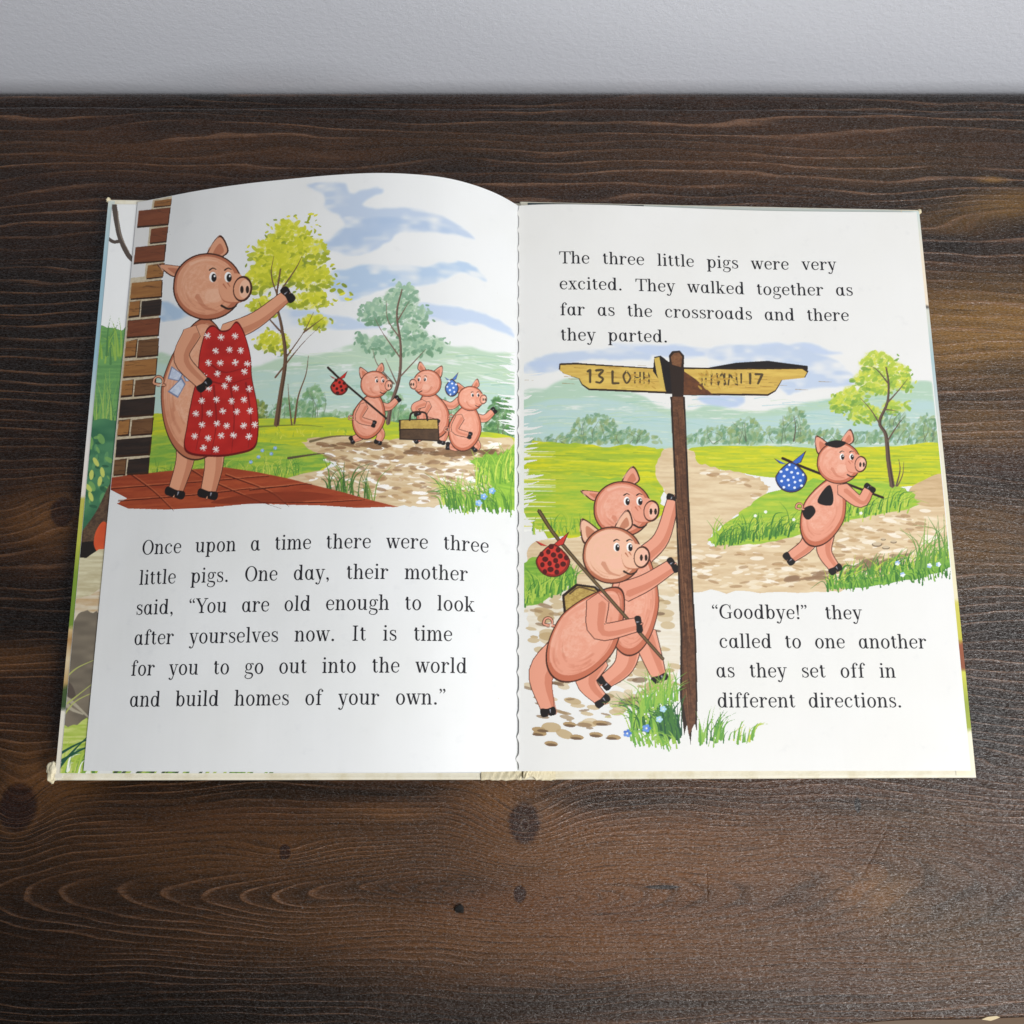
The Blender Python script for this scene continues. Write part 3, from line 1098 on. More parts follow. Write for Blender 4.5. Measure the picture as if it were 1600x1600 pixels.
class Canvas:
    def __init__(self, sheet, s0, s1, t0, t1, dots=8.0, seed=1, paper=(234, 236, 236)):
        self.sheet, self.s0, self.s1, self.t0, self.t1 = sheet, s0, s1, t0, t1
        self.res = dots
        self.w = int(round((s1 - s0) * PW * 1000 * dots / 2)) * 2
        self.h = int(round((t1 - t0) * PH * 1000 * dots / 2)) * 2
        self.paper = np.array(paper, np.float32) / 255
        self.rgb = np.ones((self.h, self.w, 3), np.float32) * self.paper
        self.cov = np.zeros((self.h, self.w), np.float32)
        self.rng = np.random.default_rng(seed)
        r = self.rng
        self.n_soft = 0.6 * value_noise(self.h, self.w, 60, 110, r) + 0.4 * value_noise(self.h, self.w, 18, 40, r)
        self.n_brush = 0.5 * value_noise(self.h, self.w, 7, 70, r) + 0.3 * value_noise(self.h, self.w, 20, 160, r) + 0.2 * value_noise(self.h, self.w, 3, 14, r)
        self.n_fine = 0.5 * value_noise(self.h, self.w, 4, 5, r) + 0.5 * value_noise(self.h, self.w, 12, 14, r)
        # table from the photograph's pixels to dots of this sheet
        corners = seen(sheet.P(np.array([s0, s1, s0, s1, (s0 + s1) / 2]), np.array([t0, t0, t1, t1, t1])))
        self.ox, self.oy = corners[:, 0].min() - 40, corners[:, 1].min() - 60
        self.st = 6.0
        nx = int((corners[:, 0].max() + 40 - self.ox) / self.st) + 2
        ny = int((corners[:, 1].max() + 40 - self.oy) / self.st) + 2
        X, Y = np.meshgrid(self.ox + np.arange(nx) * self.st, self.oy + np.arange(ny) * self.st)
        s, t = sheet.find(X, Y)
        self.map = np.stack([(s - s0) / (s1 - s0) * self.w, (t - t0) / (t1 - t0) * self.h], -1)

    def q(self, pts):
        p = np.asarray(pts, float).reshape(-1, 2)
        gx = np.clip((p[:, 0] - self.ox) / self.st, 0, self.map.shape[1] - 1.001)
        gy = np.clip((p[:, 1] - self.oy) / self.st, 0, self.map.shape[0] - 1.001)
        xi, yi = gx.astype(int), gy.astype(int)
        fx, fy = (gx - xi)[:, None], (gy - yi)[:, None]
        m = self.map
        return (m[yi, xi] * (1 - fx) + m[yi, xi + 1] * fx) * (1 - fy) + (m[yi + 1, xi] * (1 - fx) + m[yi + 1, xi + 1] * fx) * fy

    @staticmethod
    def smooth(pts, closed=True, n=7):
        p = np.asarray(pts, float)
        e = np.vstack([p[-1:], p, p[:2]]) if closed else np.vstack([2 * p[0] - p[1], p, 2 * p[-1] - p[-2]])
        out = []
        for i in range(1, len(e) - 2):
            a, b_, c, d = e[i - 1:i + 3]
            for k in range(n):
                t = k / n
                out.append(0.5 * (2 * b_ + (c - a) * t + (2 * a - 5 * b_ + 4 * c - d) * t * t + (3 * b_ - a - 3 * c + d) * t ** 3))
        if not closed:
            out.append(p[-1])
        return np.array(out)

    def _mask(self, P, pad=1):
        x0, y0 = np.floor(P.min(0)).astype(int) - pad
        x1, y1 = np.ceil(P.max(0)).astype(int) + pad + 1
        x0, y0, x1, y1 = max(x0, 0), max(y0, 0), min(x1, self.w), min(y1, self.h)
        if x1 <= x0 or y1 <= y0:
            return None
        H, W = y1 - y0, x1 - x0
        # scanline parity: toggle at each crossing, then accumulate along the row
        tog = np.zeros((H, W + 1), np.int32)
        a, b_ = P, np.roll(P, -1, 0)
        ylo, yhi = np.minimum(a[:, 1], b_[:, 1]), np.maximum(a[:, 1], b_[:, 1])
        for k in range(len(P)):
            r0 = max(int(math.ceil(ylo[k] - 0.5)), y0)
            r1 = min(int(math.ceil(yhi[k] - 0.5)), y1)
            if r1 <= r0:
                continue
            rows = np.arange(r0, r1)
            xc = a[k, 0] + (rows + 0.5 - a[k, 1]) * (b_[k, 0] - a[k, 0]) / (b_[k, 1] - a[k, 1])
            col = np.clip(np.ceil(xc - 0.5).astype(int) - x0, 0, W)
            np.add.at(tog, (rows - y0, col), 1)
        return (slice(y0, y1), slice(x0, x1)), (np.cumsum(tog[:, :W], 1) & 1).astype(np.float32)

    def _lay(self, sl, m, col, col2=None, tex=None, alpha=1.0, ink=1.0):
        c = np.asarray(col, np.float32)
        if col2 is not None:
            f = np.clip((tex[sl] - 0.5) * 2.2 + 0.5, 0, 1)[..., None]
            c = c * (1 - f) + np.asarray(col2, np.float32) * f
        a = (m * alpha)
        self.rgb[sl] = self.rgb[sl] * (1 - a[..., None]) + (c / 255.0) * a[..., None]
        self.cov[sl] = np.maximum(self.cov[sl], m * ink)

    def poly(self, pts, col, col2=None, tex='soft', alpha=1.0, smooth=True, rag=0.0, fade=None):
        p = self.smooth(pts) if smooth else np.asarray(pts, float)
        P = self.q(p)
        if rag:
            d = P - P.mean(0)
            d /= np.maximum(np.linalg.norm(d, axis=1), 1)[:, None]
            P = P + d * self.rng.normal(0, rag, (len(P), 1))
        r = self._mask(P)
        if r is None:
            return
        sl, m = r
        t = {'soft': self.n_soft, 'brush': self.n_brush, 'fine': self.n_fine}[tex]
        if fade is not None:
            m = m * (t[sl] > fade)
        self._lay(sl, m, col, col2, t, alpha)

    def wash(self, pts, col, alpha=0.8, tex='soft', rag=3.0, soft=4):
        """watercolour: pale and uneven, a bit denser along the rim"""
        p = self.smooth(pts)
        P = self.q(p)
        k = self.rng.normal(0, rag, (len(P), 2))
        P = P + (k + np.roll(k, 1, 0) + np.roll(k, -1, 0)) / 2
        r = self._mask(P)
        if r is None:
            return
        sl, m = r
        t = {'soft': self.n_soft, 'brush': self.n_brush, 'fine': self.n_fine}[tex][sl]
        if soft:
            for _ in range(3):
                m2 = np.pad(m, soft, mode='constant')
                c_ = np.cumsum(m2, 0)
                m2 = (c_[2 * soft:] - np.vstack([np.zeros((1, c_.shape[1])), c_[:-2 * soft - 1]])) / (2 * soft + 1)
                c_ = np.cumsum(m2, 1)
                m2 = (c_[:, 2 * soft:] - np.hstack([np.zeros((c_.shape[0], 1)), c_[:, :-2 * soft - 1]])) / (2 * soft + 1)
                m = m2.astype(np.float32)
        a = m * np.clip(alpha * (0.15 + 1.7 * np.clip((t - .5) * 1.5 + .5, 0, 1)), 0, 1)
        self._lay(sl, a, col, ink=1.0)
        self.cov[sl] = np.maximum(self.cov[sl], m)

    def stroke(self, pts, w, col, w1=None, alpha=1.0, wmid=None, n=5):
        p = np.asarray(pts, float)
        if len(p) > 2:
            p = self.smooth(p, False, n)
        P = self.q(p)
        sc = self.scale
        u = np.linspace(0, 1, len(P))
        wa = w + ((w if w1 is None else w1) - w) * u
        if wmid is not None:
            wa = np.where(u < .5, w + (wmid - w) * u * 2, wmid + ((w if w1 is None else w1) - wmid) * (u - .5) * 2)
        wa = np.maximum(wa, 0.12) * sc / 2
        d = np.gradient(P, axis=0)
        d /= np.maximum(np.linalg.norm(d, axis=1), 1e-6)[:, None]
        nr = np.stack([-d[:, 1], d[:, 0]], -1) * wa[:, None]
        e0, e1 = P[0] - d[0] * wa[0] * .8, P[-1] + d[-1] * wa[-1] * .8
        out = np.vstack([e0, P + nr, e1, (P - nr)[::-1]])
        r = self._mask(out)
        if r:
            self._lay(r[0], r[1], col, alpha=alpha)

    def wipe(self, pts, w, w1=0.5):
        """bare paper left between brush strokes at the picture's rim"""
        k = self.cov.copy()
        self.stroke(pts, w, self.paper * 255, w1)
        p = self.q(self.smooth(pts, False) if len(pts) > 2 else pts)
        a, b_ = p.min(0) - w * self.scale, p.max(0) + w * self.scale
        sl = (slice(max(0, int(a[1])), max(0, int(b_[1]) + 1)), slice(max(0, int(a[0])), max(0, int(b_[0]) + 1)))
        white = np.abs(self.rgb[sl] - self.paper).max(-1) < .006
        self.cov[sl] = np.where(white, 0, self.cov[sl])

    def ellipse(self, cx, cy, rx, ry, col, ang=0.0, **k):
        a = np.linspace(0, 2 * np.pi, 25)[:-1]
        c, s = math.cos(math.radians(ang)), math.sin(math.radians(ang))
        x, y = rx * np.cos(a), ry * np.sin(a)
        self.poly(np.stack([cx + x * c - y * s, cy + x * s + y * c], -1), col, smooth=False, **k)

    # --- brushwork
    def dabs(self, region, n, size, cols, ang=0.0, spread=20, asp=0.45, alpha=0.9):
        """many leaf-like dabs inside a polygon"""
        reg = np.asarray(region, float)
        lo, hi = reg.min(0), reg.max(0)
        k = 0
        tries = 0
        while k < n and tries < n * 12:
            tries += 1
            p = lo + self.rng.random(2) * (hi - lo)
            if not inside(reg, p):
                continue
            k += 1
            s = size * (0.5 + self.rng.random())
            self.ellipse(p[0], p[1], s, s * asp * (0.7 + 0.6 * self.rng.random()), cols[self.rng.integers(len(cols))], ang + self.rng.normal(0, spread), alpha=alpha)

    def grass(self, x0, y0, x1, y1, n, h, cols, lean=0.0, spread=0.35, w=2.2, both=False):
        for k in range(n):
            t = self.rng.random()
            bx, by = x0 + (x1 - x0) * t, y0 + (y1 - y0) * t + self.rng.normal(0, 4)
            L = h * (0.45 + 0.75 * self.rng.random())
            a = lean + self.rng.normal(0, spread)
            tx, ty = bx + L * math.sin(a), by - L * math.cos(a)
            mx, my = bx + L * .5 * math.sin(a * .5), by - L * .55
            self.stroke([(bx, by), (mx, my), (tx, ty)], w * (.6 + .8 * self.rng.random()), cols[self.rng.integers(len(cols))], 0.25, n=4)

    @property
    def scale(self):
        return self.res / 3.1

    def sheet_object(self, name, parent, mat, lift, label):
        h2, w2 = self.h // 2, self.w // 2
        c = self.rgb.reshape(h2, 2, w2, 2, 3).mean((1, 3))
        k = self.cov.reshape(h2, 2, w2, 2).mean((1, 3))
        s = self.s0 + (np.arange(w2) + .5) / w2 * (self.s1 - self.s0)
        t = self.t0 + (np.arange(h2) + .5) / h2 * (self.t1 - self.t0)
        P = self.sheet.P(s[None, :], t[:, None])
        P[..., 2] += lift
        lin = np.where(c <= 0.04045, c / 12.92, ((c + 0.055) / 1.055) ** 2.4) * PRINT_GAIN
        kk = k > 0.02
        keep = kk[:-1, :-1] & kk[1:, :-1] & kk[:-1, 1:] & kk[1:, 1:]
        o = grid_obj(name, P, mat, parent, keep=keep, colors=lin)
        o["label"] = label
        return o


def inside(poly, p):
    x, y = poly[:, 0], poly[:, 1]
    x2, y2 = np.roll(x, -1), np.roll(y, -1)
    c = (y > p[1]) != (y2 > p[1])
    with np.errstate(divide='ignore', invalid='ignore'):
        xi = (x2 - x) * (p[1] - y) / (y2 - y) + x
    return bool(np.sum(c & (p[0] < xi)) & 1)


PRINT, b = new_mat("colour_print", 0.45)
at_n = PRINT.node_tree.nodes.new("ShaderNodeAttribute")
at_n.attribute_name = "ink"
PRINT.node_tree.links.new(at_n.outputs["Color"], b.inputs["Base Color"])
b.inputs["Specular IOR Level"].default_value = 0.3

BROWN, DARK, BLACK = (92, 62, 42), (48, 36, 30), (34, 30, 30)
PINK, PINK_D, PINK_L = (232, 160, 134), (198, 114, 86), (242, 188, 164)
TAN, TAN_D, TAN_L = (224, 160, 126), (184, 112, 82), (238, 188, 158)


def leafy_tree(C, trunk, limbs, clumps, cols, tw, leaf, bark=BROWN, dens=1.0, stray=True):
    for cx, cy, rx, ry in clumps:
        n = int(dens * rx * ry / 9)
        pts = [(cx + rx * math.cos(a) * (0.75 + .4 * C.rng.random()), cy + ry * math.sin(a) * (0.75 + .4 * C.rng.random())) for a in np.linspace(0, 6.283, 12)[:-1]]
        C.wash(pts, cols[0], alpha=0.85, tex='fine', rag=5)
        for k in range(n):
            a, r = C.rng.random() * 6.283, math.sqrt(C.rng.random()) * 1.06
            x, y = cx + rx * r * math.cos(a), cy + ry * r * math.sin(a)
            up = (y - cy) / ry
            ci = min(len(cols) - 1, max(0, int((up * .5 + .5) * len(cols) * .75 + C.rng.random() * 1.6)))
            s = leaf * (.5 + .8 * C.rng.random())
            C.ellipse(x, y, s, s * .55, cols[ci], C.rng.normal(-15, 45), alpha=.85)
        if stray:
            for k in range(max(3, n // 7)):
                a = C.rng.random() * 6.283
                r = 1.08 + .3 * C.rng.random()
                C.ellipse(cx + rx * r * math.cos(a), cy + ry * r * math.sin(a), leaf * .7, leaf * .36, cols[C.rng.integers(len(cols))], C.rng.normal(0, 50), alpha=.9)
    C.stroke(trunk, tw, bark, tw * .22)
    C.stroke([(x + tw * .18, y) for x, y in trunk], tw * .25, tuple(int(c * .65) for c in bark), tw * .05)
    for l in limbs:
        C.stroke(l, tw * .34, bark, tw * .06)


def bush(C, cx, cy, rx, ry, cols, n=None, leaf=4):
    n = n or int(rx * ry / 9)
    for k in range(n):
        a, r = C.rng.random() * 3.1416, math.sqrt(C.rng.random())
        x, y = cx + rx * r * math.cos(a), cy - ry * r * math.sin(a)
        s = leaf * (.5 + C.rng.random())
        C.ellipse(x, y, s, s * .5, cols[C.rng.integers(len(cols))], C.rng.normal(-50, 40), alpha=.6)
    for k in range(4):
        x = cx + C.rng.normal(0, rx * .35)
        C.stroke([(x, cy), (x + C.rng.normal(0, 4), cy - ry * .4), (x + C.rng.normal(0, 9), cy - ry * .8)], 1.2, (96, 104, 84), .3, alpha=.8)


def shaded(C, pts, base, deep, light, line=1.6, smooth=True, lit=(-.25, -.3)):
    """an outlined form: dark contour, body colour, a lighter inside"""
    p = Canvas.smooth(pts) if smooth else np.asarray(pts, float)
    c = p.mean(0)
    C.poly(p, (74, 42, 32), smooth=False)
    d = p - c
    r = np.linalg.norm(d, axis=1).mean()
    for k, (sh, col) in enumerate([(line / r, deep), ((line + r * .09) / r, base), (.42, light)]):
        off = np.array(lit) * r * (0, .10, .30)[k]
        C.poly(c + d * (1 - sh) + off, col, base if k else None, tex='fine', smooth=False, alpha=(1, 1, .55)[k])
    # brush marks that follow the form
    n = len(p)
    for k in range(int(10 + r * 1.1)):
        i = C.rng.integers(n)
        span = max(2, int(n * (.05 + .09 * C.rng.random())))
        u = .30 + .62 * math.sqrt(C.rng.random())
        q = [tuple(c + d[(i + j) % n] * u) for j in range(0, span + 1, max(1, span // 3))]
        dd = d[i] / max(1e-6, np.linalg.norm(d[i]))
        dark_side = dd[0] * -lit[0] + dd[1] * -lit[1] > 0
        col = deep if (dark_side and u > .55) else light
        if len(q) > 2:
            C.stroke(q, max(.9, r * .05), col, .4, alpha=.22 if col is deep else .30, n=3)


def limb(C, pts, w, w1, base, deep, hoof=9, line=2.4):
    C.stroke(pts, w + line, (74, 42, 32), w1 + line)
    C.stroke(pts, w, base, w1)
    q = [(x + w * .22, y + w * .1) for x, y in pts]
    C.stroke(q, w * .35, deep, w1 * .3, alpha=.55)
    if hoof:
        a, b_ = np.array(pts[-2], float), np.array(pts[-1], float)
        d = (b_ - a) / np.linalg.norm(b_ - a)
        n_ = np.array([-d[1], d[0]])
        hw, tw = (w1 + line) * .5, (w1 + line) * .62
        s0, s1 = b_ - d * hoof * .35, b_ + d * hoof * .75
        C.poly([s0 + n_ * hw, s0 + d * hoof * .12, s0 - n_ * hw, (s0 + s1) / 2 - n_ * tw, s1 - n_ * tw * .8, s1 - n_ * tw * .12, s1 - d * hoof * .3, s1 + n_ * tw * .12, s1 + n_ * tw * .8, (s0 + s1) / 2 + n_ * tw], BLACK)
        m = b_ + d * hoof * .15 - n_ * w1 * .2
        C.stroke([tuple(m - d * hoof * .2), tuple(m + d * hoof * .25)], max(.8, w1 * .12), (150, 150, 160), .4)


def pig_head(C, x, y, r, face, base, deep, light, floppy=False):
    """plain pig's head in three-quarter view; face = +1 looks right, -1 left"""
    f = face
    ears = ((-.62, -.45, -1.42, -.62), (.22, -.84, .36, -1.46)) if floppy else ((-.62, -.55, -1.02, -1.22), (.30, -.82, .52, -1.52))
    for ex, ey, tx, ty in ears:
        e = [(x + f * r * (ex - .28), y + r * (ey + .22)), (x + f * r * tx, y + r * ty), (x + f * r * (ex + .34), y + r * (ey - .05))]
        e = [e[0], ((e[0][0] + e[1][0]) / 2 - f * r * .12, (e[0][1] + e[1][1]) / 2), e[1], ((e[2][0] + e[1][0]) / 2 + f * r * .12, (e[2][1] + e[1][1]) / 2), e[2]]
        c = np.mean(e, 0)
        C.poly(e, (74, 42, 32))
        C.poly([c + (np.array(q) - c) * .84 for q in e], base)
        C.poly([c + (np.array(q) - c) * .48 + np.array([f * r * .03, r * .03]) for q in e], deep, alpha=.75)
        C.stroke([e[1], e[2]], r * .05, light, r * .02, alpha=.7)
    a = np.linspace(0, 2 * np.pi, 21)[:-1]
    head = [(x + r * math.cos(t) * (1.0 if math.cos(t) * f < 0 else 1.02), y + r * .94 * math.sin(t) + (r * .07 if math.sin(t) > 0 else 0)) for t in a]
    shaded(C, head, base, deep, light, line=max(1.0, r * .045))
    # jowl, brow and muzzle
    C.stroke([(x - f * r * .30, y + r * .30), (x - f * r * .08, y + r * .62), (x + f * r * .28, y + r * .74)], r * .16, deep, r * .04, alpha=.5)
    C.ellipse(x + f * r * .18, y + r * .30, r * .26, r * .20, light, alpha=.6)
    C.stroke([(x - f * r * .5, y - r * .62), (x - f * r * .1, y - r * .74), (x + f * r * .3, y - r * .70)], r * .10, light, r * .03, alpha=.7)
    mz = [(x + f * r * .36, y - r * .14), (x + f * r * .98, y - r * .26), (x + f * r * 1.06, y + r * .44), (x + f * r * .46, y + r * .46)]
    C.poly(mz, deep, alpha=.8)
    C.poly([(px_, py_ - r * .05) for px_, py_ in mz], base)
    C.stroke([(x + f * r * .46, y - r * .04), (x + f * r * .56, y + r * .1)], r * .05, deep, r * .02)
    C.stroke([(x + f * r * .58, y - r * .08), (x + f * r * .66, y + r * .04)], r * .05, deep, r * .02)
    sx, sy = x + f * r * 1.02, y + r * .10
    C.ellipse(sx, sy, r * .28, r * .38, (74, 42, 32), 8 * f)
    C.ellipse(sx - f * r * .02, sy, r * .23, r * .32, base, 8 * f)
    C.ellipse(sx + f * r * .06, sy, r * .16, r * .27, light, 8 * f)
    for o in (-.02, .14):
        C.ellipse(sx + f * r * o, sy + r * .02, r * .05, r * .11, DARK)
    for ex in (.16, .60):
        C.ellipse(x + f * r * ex, y - r * .24, r * .105, r * .15, (250, 248, 244))
        C.ellipse(x + f * r * (ex + .03), y - r * .22, r * .075, r * .12, BLACK)
        C.ellipse(x + f * r * (ex + .05), y - r * .27, r * .025, r * .03, (250, 250, 250))
        C.stroke([(x + f * r * (ex - .10), y - r * .44), (x + f * r * ex, y - r * .50), (x + f * r * (ex + .10), y - r * .46)], r * .05, DARK, r * .02)
    C.stroke([(x + f * r * .40, y + r * .58), (x + f * r * .62, y + r * .68), (x + f * r * .84, y + r * .60)], r * .07, DARK, r * .04)


def tail(C, x, y, r, f, col):
    p = [(x, y)] + [(x - f * r * (.8 + .55 * math.cos(t)), y - r * (.5 + .55 * math.sin(t))) for t in np.linspace(-.6, 5.0, 9)]
    C.stroke(p, r * .42, (74, 42, 32), r * .3)
    C.stroke(p, r * .24, col, r * .15)


def egg(cx, cy, rx, ry, ang, narrow=.72):
    c, s = math.cos(math.radians(ang)), math.sin(math.radians(ang))
    out = []
    for t in np.linspace(0, 2 * np.pi, 19)[:-1]:
        x, y = rx * math.cos(t), ry * math.sin(t)
        if y < 0:
            x *= 1 - (1 - narrow) * min(1, -y / ry) ** 1.2
        out.append((cx + x * c - y * s, cy + x * s + y * c))
    return out


def spotted(C, cx, cy, rx, ry, col, dot_col, n, dr, knot=True):
    """a tied cloth bundle"""
    if knot:
        for dx, dy in ((-rx * 1.1, -ry * 1.25), (rx * .95, -ry * 1.75)):
            t = [(cx - rx * .18, cy - ry * .8), (cx + dx, cy + dy), (cx + dx * .65, cy - ry * .75 + dy * .12), (cx + rx * .18, cy - ry * .8)]
            C.poly(t, (74, 30, 28), smooth=False)
            m = np.mean(t, 0)
            C.poly([m + (np.array(q) - m) * .82 for q in t], col, smooth=False)
    shaded(C, egg(cx, cy, rx, ry, 0, .55), col, tuple(int(c * .72) for c in col), tuple(min(255, int(c * 1.08)) for c in col), line=1.4)
    for k in range(n):
        a, r = k * 2.39996, math.sqrt((k + .5) / n) * .86
        C.ellipse(cx + rx * r * math.cos(a), cy + ry * r * math.sin(a), dr * (.8 + .4 * C.rng.random()), dr, dot_col)


def flowers(C, pts, cols, r=3):
    for x, y in pts:
        for k in range(5):
            a = k * 1.2566
            C.ellipse(x + r * .8 * math.cos(a), y + r * .8 * math.sin(a), r * .62, r * .5, cols[C.rng.integers(len(cols))])
        C.ellipse(x, y, r * .3, r * .3, (240, 240, 225))
# ------------------------------------------------------------------ left page picture
def left_picture():
    C = Canvas(LEFT, 0.0005, 0.992, 0.395, 0.9995, seed=11)
    # pale sky: the paper itself, with blue washes
    blue = (192, 207, 227)
    C.wash([(480, 289), (510, 286), (538, 288), (548, 302), (565, 297), (590, 292), (600, 300), (578, 309), (566, 321), (600, 326), (645, 326), (690, 338),
            (742, 372), (705, 366), (655, 361), (622, 366), (598, 384), (572, 396), (545, 400), (516, 392), (498, 400), (486, 386), (522, 372), (537, 356), (531, 338), (508, 324), (506, 306)], blue, .95)
    C.wash([(541, 350), (600, 340), (660, 346), (725, 366), (650, 356), (600, 372), (550, 392), (510, 388)], (172, 194, 222), .45)
    C.wash([(515, 430), (545, 418), (600, 414), (660, 416), (706, 410), (726, 408), (746, 420), (762, 441), (744, 432), (716, 426), (690, 440), (650, 446), (610, 449), (575, 462), (540, 470), (520, 455)], (182, 204, 228), .95)
    C.wash([(655, 474), (700, 478), (730, 484), (762, 492), (790, 508), (803, 525), (778, 518), (744, 504), (712, 508), (690, 502), (660, 496)], (194, 210, 232), .95)
    C.wash([(380, 492), (430, 482), (500, 488), (560, 500), (600, 512), (540, 516), (460, 512), (390, 520)], (196, 212, 232), .9)
    C.wash([(248, 470), (275, 478), (300, 492), (270, 500), (250, 500)], (176, 200, 224), .9)
    # hills
    C.wash([(238, 560), (300, 566), (380, 574), (440, 560), (500, 552), (560, 536), (640, 530), (710, 540), (760, 549), (806, 566), (800, 690), (600, 700), (400, 690), (232, 700)], (186, 210, 186), 1.15, tex='brush')
    C.wash([(238, 572), (290, 575), (420, 580), (560, 575), (690, 590), (800, 600), (796, 640), (600, 640), (400, 650), (234, 650)], (186, 212, 202), .8, tex='brush')
    for k in range(46):
        x = 420 + 370 * C.rng.random()
        y = 548 + 75 * C.rng.random()
        L = 30 + 60 * C.rng.random()
        C.stroke([(x, y), (x + L * .5, y - 1.5), (min(803, x + L), y + 4)], 2.2, [(205, 222, 190), (150, 190, 170), (176, 206, 160), (214, 228, 206)][k % 4], .5, alpha=.55)
    # distant bushes
    for x, y, rx, ry in ((455, 668, 40, 46), (490, 660, 20, 60), (540, 668, 60, 26), (620, 664, 44, 30), (690, 668, 60, 44), (610, 668, 30, 56)):
        bush(C, x, y, rx, ry, [(120, 164, 110), (146, 180, 136), (98, 146, 104), (160, 190, 150)])
    bush(C, 782, 690, 26, 74, [(84, 130, 78), (110, 156, 90), (70, 116, 72)], n=260)
    bush(C, 405, 664, 16, 40, [(140, 150, 60), (96, 120, 60)], n=60)
    # fields
    C.poly([(230, 652), (300, 655), (420, 654), (520, 652), (600, 657), (690, 672), (770, 676), (806, 686), (806, 700), (560, 700), (480, 706), (520, 720), (470, 748), (330, 760), (228, 752)],
           (206, 208, 46), (168, 190, 62), tex='brush', rag=2)
    C.poly([(230, 684), (330, 690), (420, 692), (500, 704), (520, 718), (500, 734), (460, 750), (340, 760), (228, 752)], (122, 170, 70), (176, 196, 66), tex='brush', rag=4)
    C.grass(232, 748, 470, 742, 190, 26, [(106, 158, 62), (150, 186, 70), (84, 138, 58), (196, 206, 90)], 0, .5, 1.6)
    C.grass(300, 690, 600, 672, 90, 9, [(180, 200, 60), (140, 170, 60), (222, 222, 90)], 0, .6, 1.3)
    C.stroke([(385, 668), (420, 666), (470, 664), (505, 667)], 3, (96, 104, 52), .6, alpha=.7)
    flowers(C, [(410, 704), (424, 709), (404, 714), (392, 722), (430, 700)], [(120, 160, 220), (150, 190, 235)], 2.2)
    # cobbled path
    C.poly([(478, 688), (530, 682), (600, 686), (660, 681), (720, 682), (770, 684), (806, 694), (806, 786), (760, 792), (690, 790), (640, 792), (590, 786), (548, 774), (505, 764), (470, 758), (440, 752), (470, 741), (520, 730), (522, 716), (486, 704)],
           (224, 204, 168), (204, 178, 138), tex='brush', rag=5)
    C.stroke([(450, 716), (490, 710), (512, 708)], 4, (92, 84, 60), 1)
    C.stroke([(484, 690), (520, 682), (560, 681)], 4, (120, 106, 76), 1)
    reg = [(480, 700), (560, 690), (790, 690), (800, 780), (640, 788), (520, 764), (480, 748), (520, 728)]
    C.dabs(reg, 210, 7.5, [(250, 246, 236), (244, 236, 220), (252, 250, 246)], 3, 8, .26, .9)
    C.dabs(reg, 250, 7.0, [(190, 156, 114), (164, 128, 90), (206, 176, 132), (146, 112, 82)], 4, 9, .30, .65)
    for x0, x1, y in ((500, 600, 696), (640, 700, 704), (700, 770, 708)):
        C.dabs([(x0, y - 4), (x1, y - 4), (x1 + 14, y + 5), (x0, y + 5)], 26, 8, [(120, 92, 66), (142, 108, 78)], 2, 6, .3, .8)
    # bare paper showing between strokes at the right rim
    for k in range(44):
        y = 555 + 120 * C.rng.random()
        x = 800 - 26 * C.rng.random() ** 2
        C.wipe([(814, y + 4), (lerp(x, 812, .4), y + 5 * C.rng.random()), (x, y)], 2 + 7 * C.rng.random() ** 2)
    # trees
    yl = [(222, 220, 70), (206, 208, 52), (190, 196, 50), (158, 170, 48), (136, 152, 54)]
    leafy_tree(C, [(432, 664), (438, 620), (446, 560), (440, 510), (432, 470), (438, 420)],
               [[(446, 560), (474, 520), (490, 488)], [(440, 520), (414, 490), (404, 470)], [(438, 455), (462, 420), (472, 400)], [(436, 470), (424, 430), (428, 400)],
                [(474, 520), (506, 496)], [(430, 590), (470, 540), (500, 510)]],
               [(452, 372, 30, 26), (420, 402, 28, 28), (478, 398, 34, 28), (440, 424, 44, 24), (492, 436, 28, 20), (404, 440, 22, 20), (425, 535, 26, 16), (480, 470, 32, 14), (412, 480, 22, 14), (492, 505, 22, 12)],
               yl, 9, 5.2, (112, 84, 64))
    C.dabs([(476, 330), (506, 330), (500, 372), (470, 372)], 16, 4.2, yl, -20, 30, .5, 1)
    C.dabs([(498, 440), (550, 446), (548, 480), (500, 480)], 16, 4.4, yl, 10, 30, .5, 1)
    C.stroke([(460, 662), (466, 620), (478, 585), (482, 556)], 3.4, (112, 84, 64), .7)
    C.stroke([(456, 664), (452, 630), (450, 600)], 2.6, (112, 84, 64), .6)
    gr = [(172, 200, 170), (150, 184, 156), (130, 168, 140), (112, 152, 120)]
    leafy_tree(C, [(606, 662), (612, 630), (624, 590), (626, 540), (620, 490), (628, 452)],
               [[(624, 590), (652, 560), (666, 545)], [(626, 560), (598, 520), (585, 496)], [(622, 500), (640, 470)], [(616, 600), (590, 570), (582, 545)], [(620, 600), (602, 560)], [(626, 530), (606, 500), (604, 470)]],
               [(628, 468, 24, 26), (604, 486, 32, 24), (646, 496, 26, 18), (580, 490, 18, 18), (668, 540, 26, 16), (640, 520, 30, 12), (590, 540, 26, 14), (628, 545, 26, 12), (566, 530, 12, 10)],
               gr, 7, 4.6, (120, 96, 84), 1.0)
    # grass tufts on the path's edge
    C.grass(512, 768, 585, 785, 34, 52, [(86, 122, 60), (112, 150, 66), (66, 104, 54)], 0, .45, 2.6)
    C.grass(690, 788, 806, 792, 120, 46, [(110, 164, 62), (150, 196, 74), (84, 138, 56), (196, 214, 96)], -.25, .4, 2.6)
    C.poly([(806, 700), (790, 706), (762, 712), (736, 720), (752, 735), (768, 760), (780, 790), (806, 790)], (160, 200, 74), (120, 172, 62), tex='brush', rag=6)
    C.grass(740, 760, 806, 748, 80, 50, [(170, 206, 80), (128, 178, 66), (206, 220, 100), (100, 154, 60)], .1, .35, 2.4)
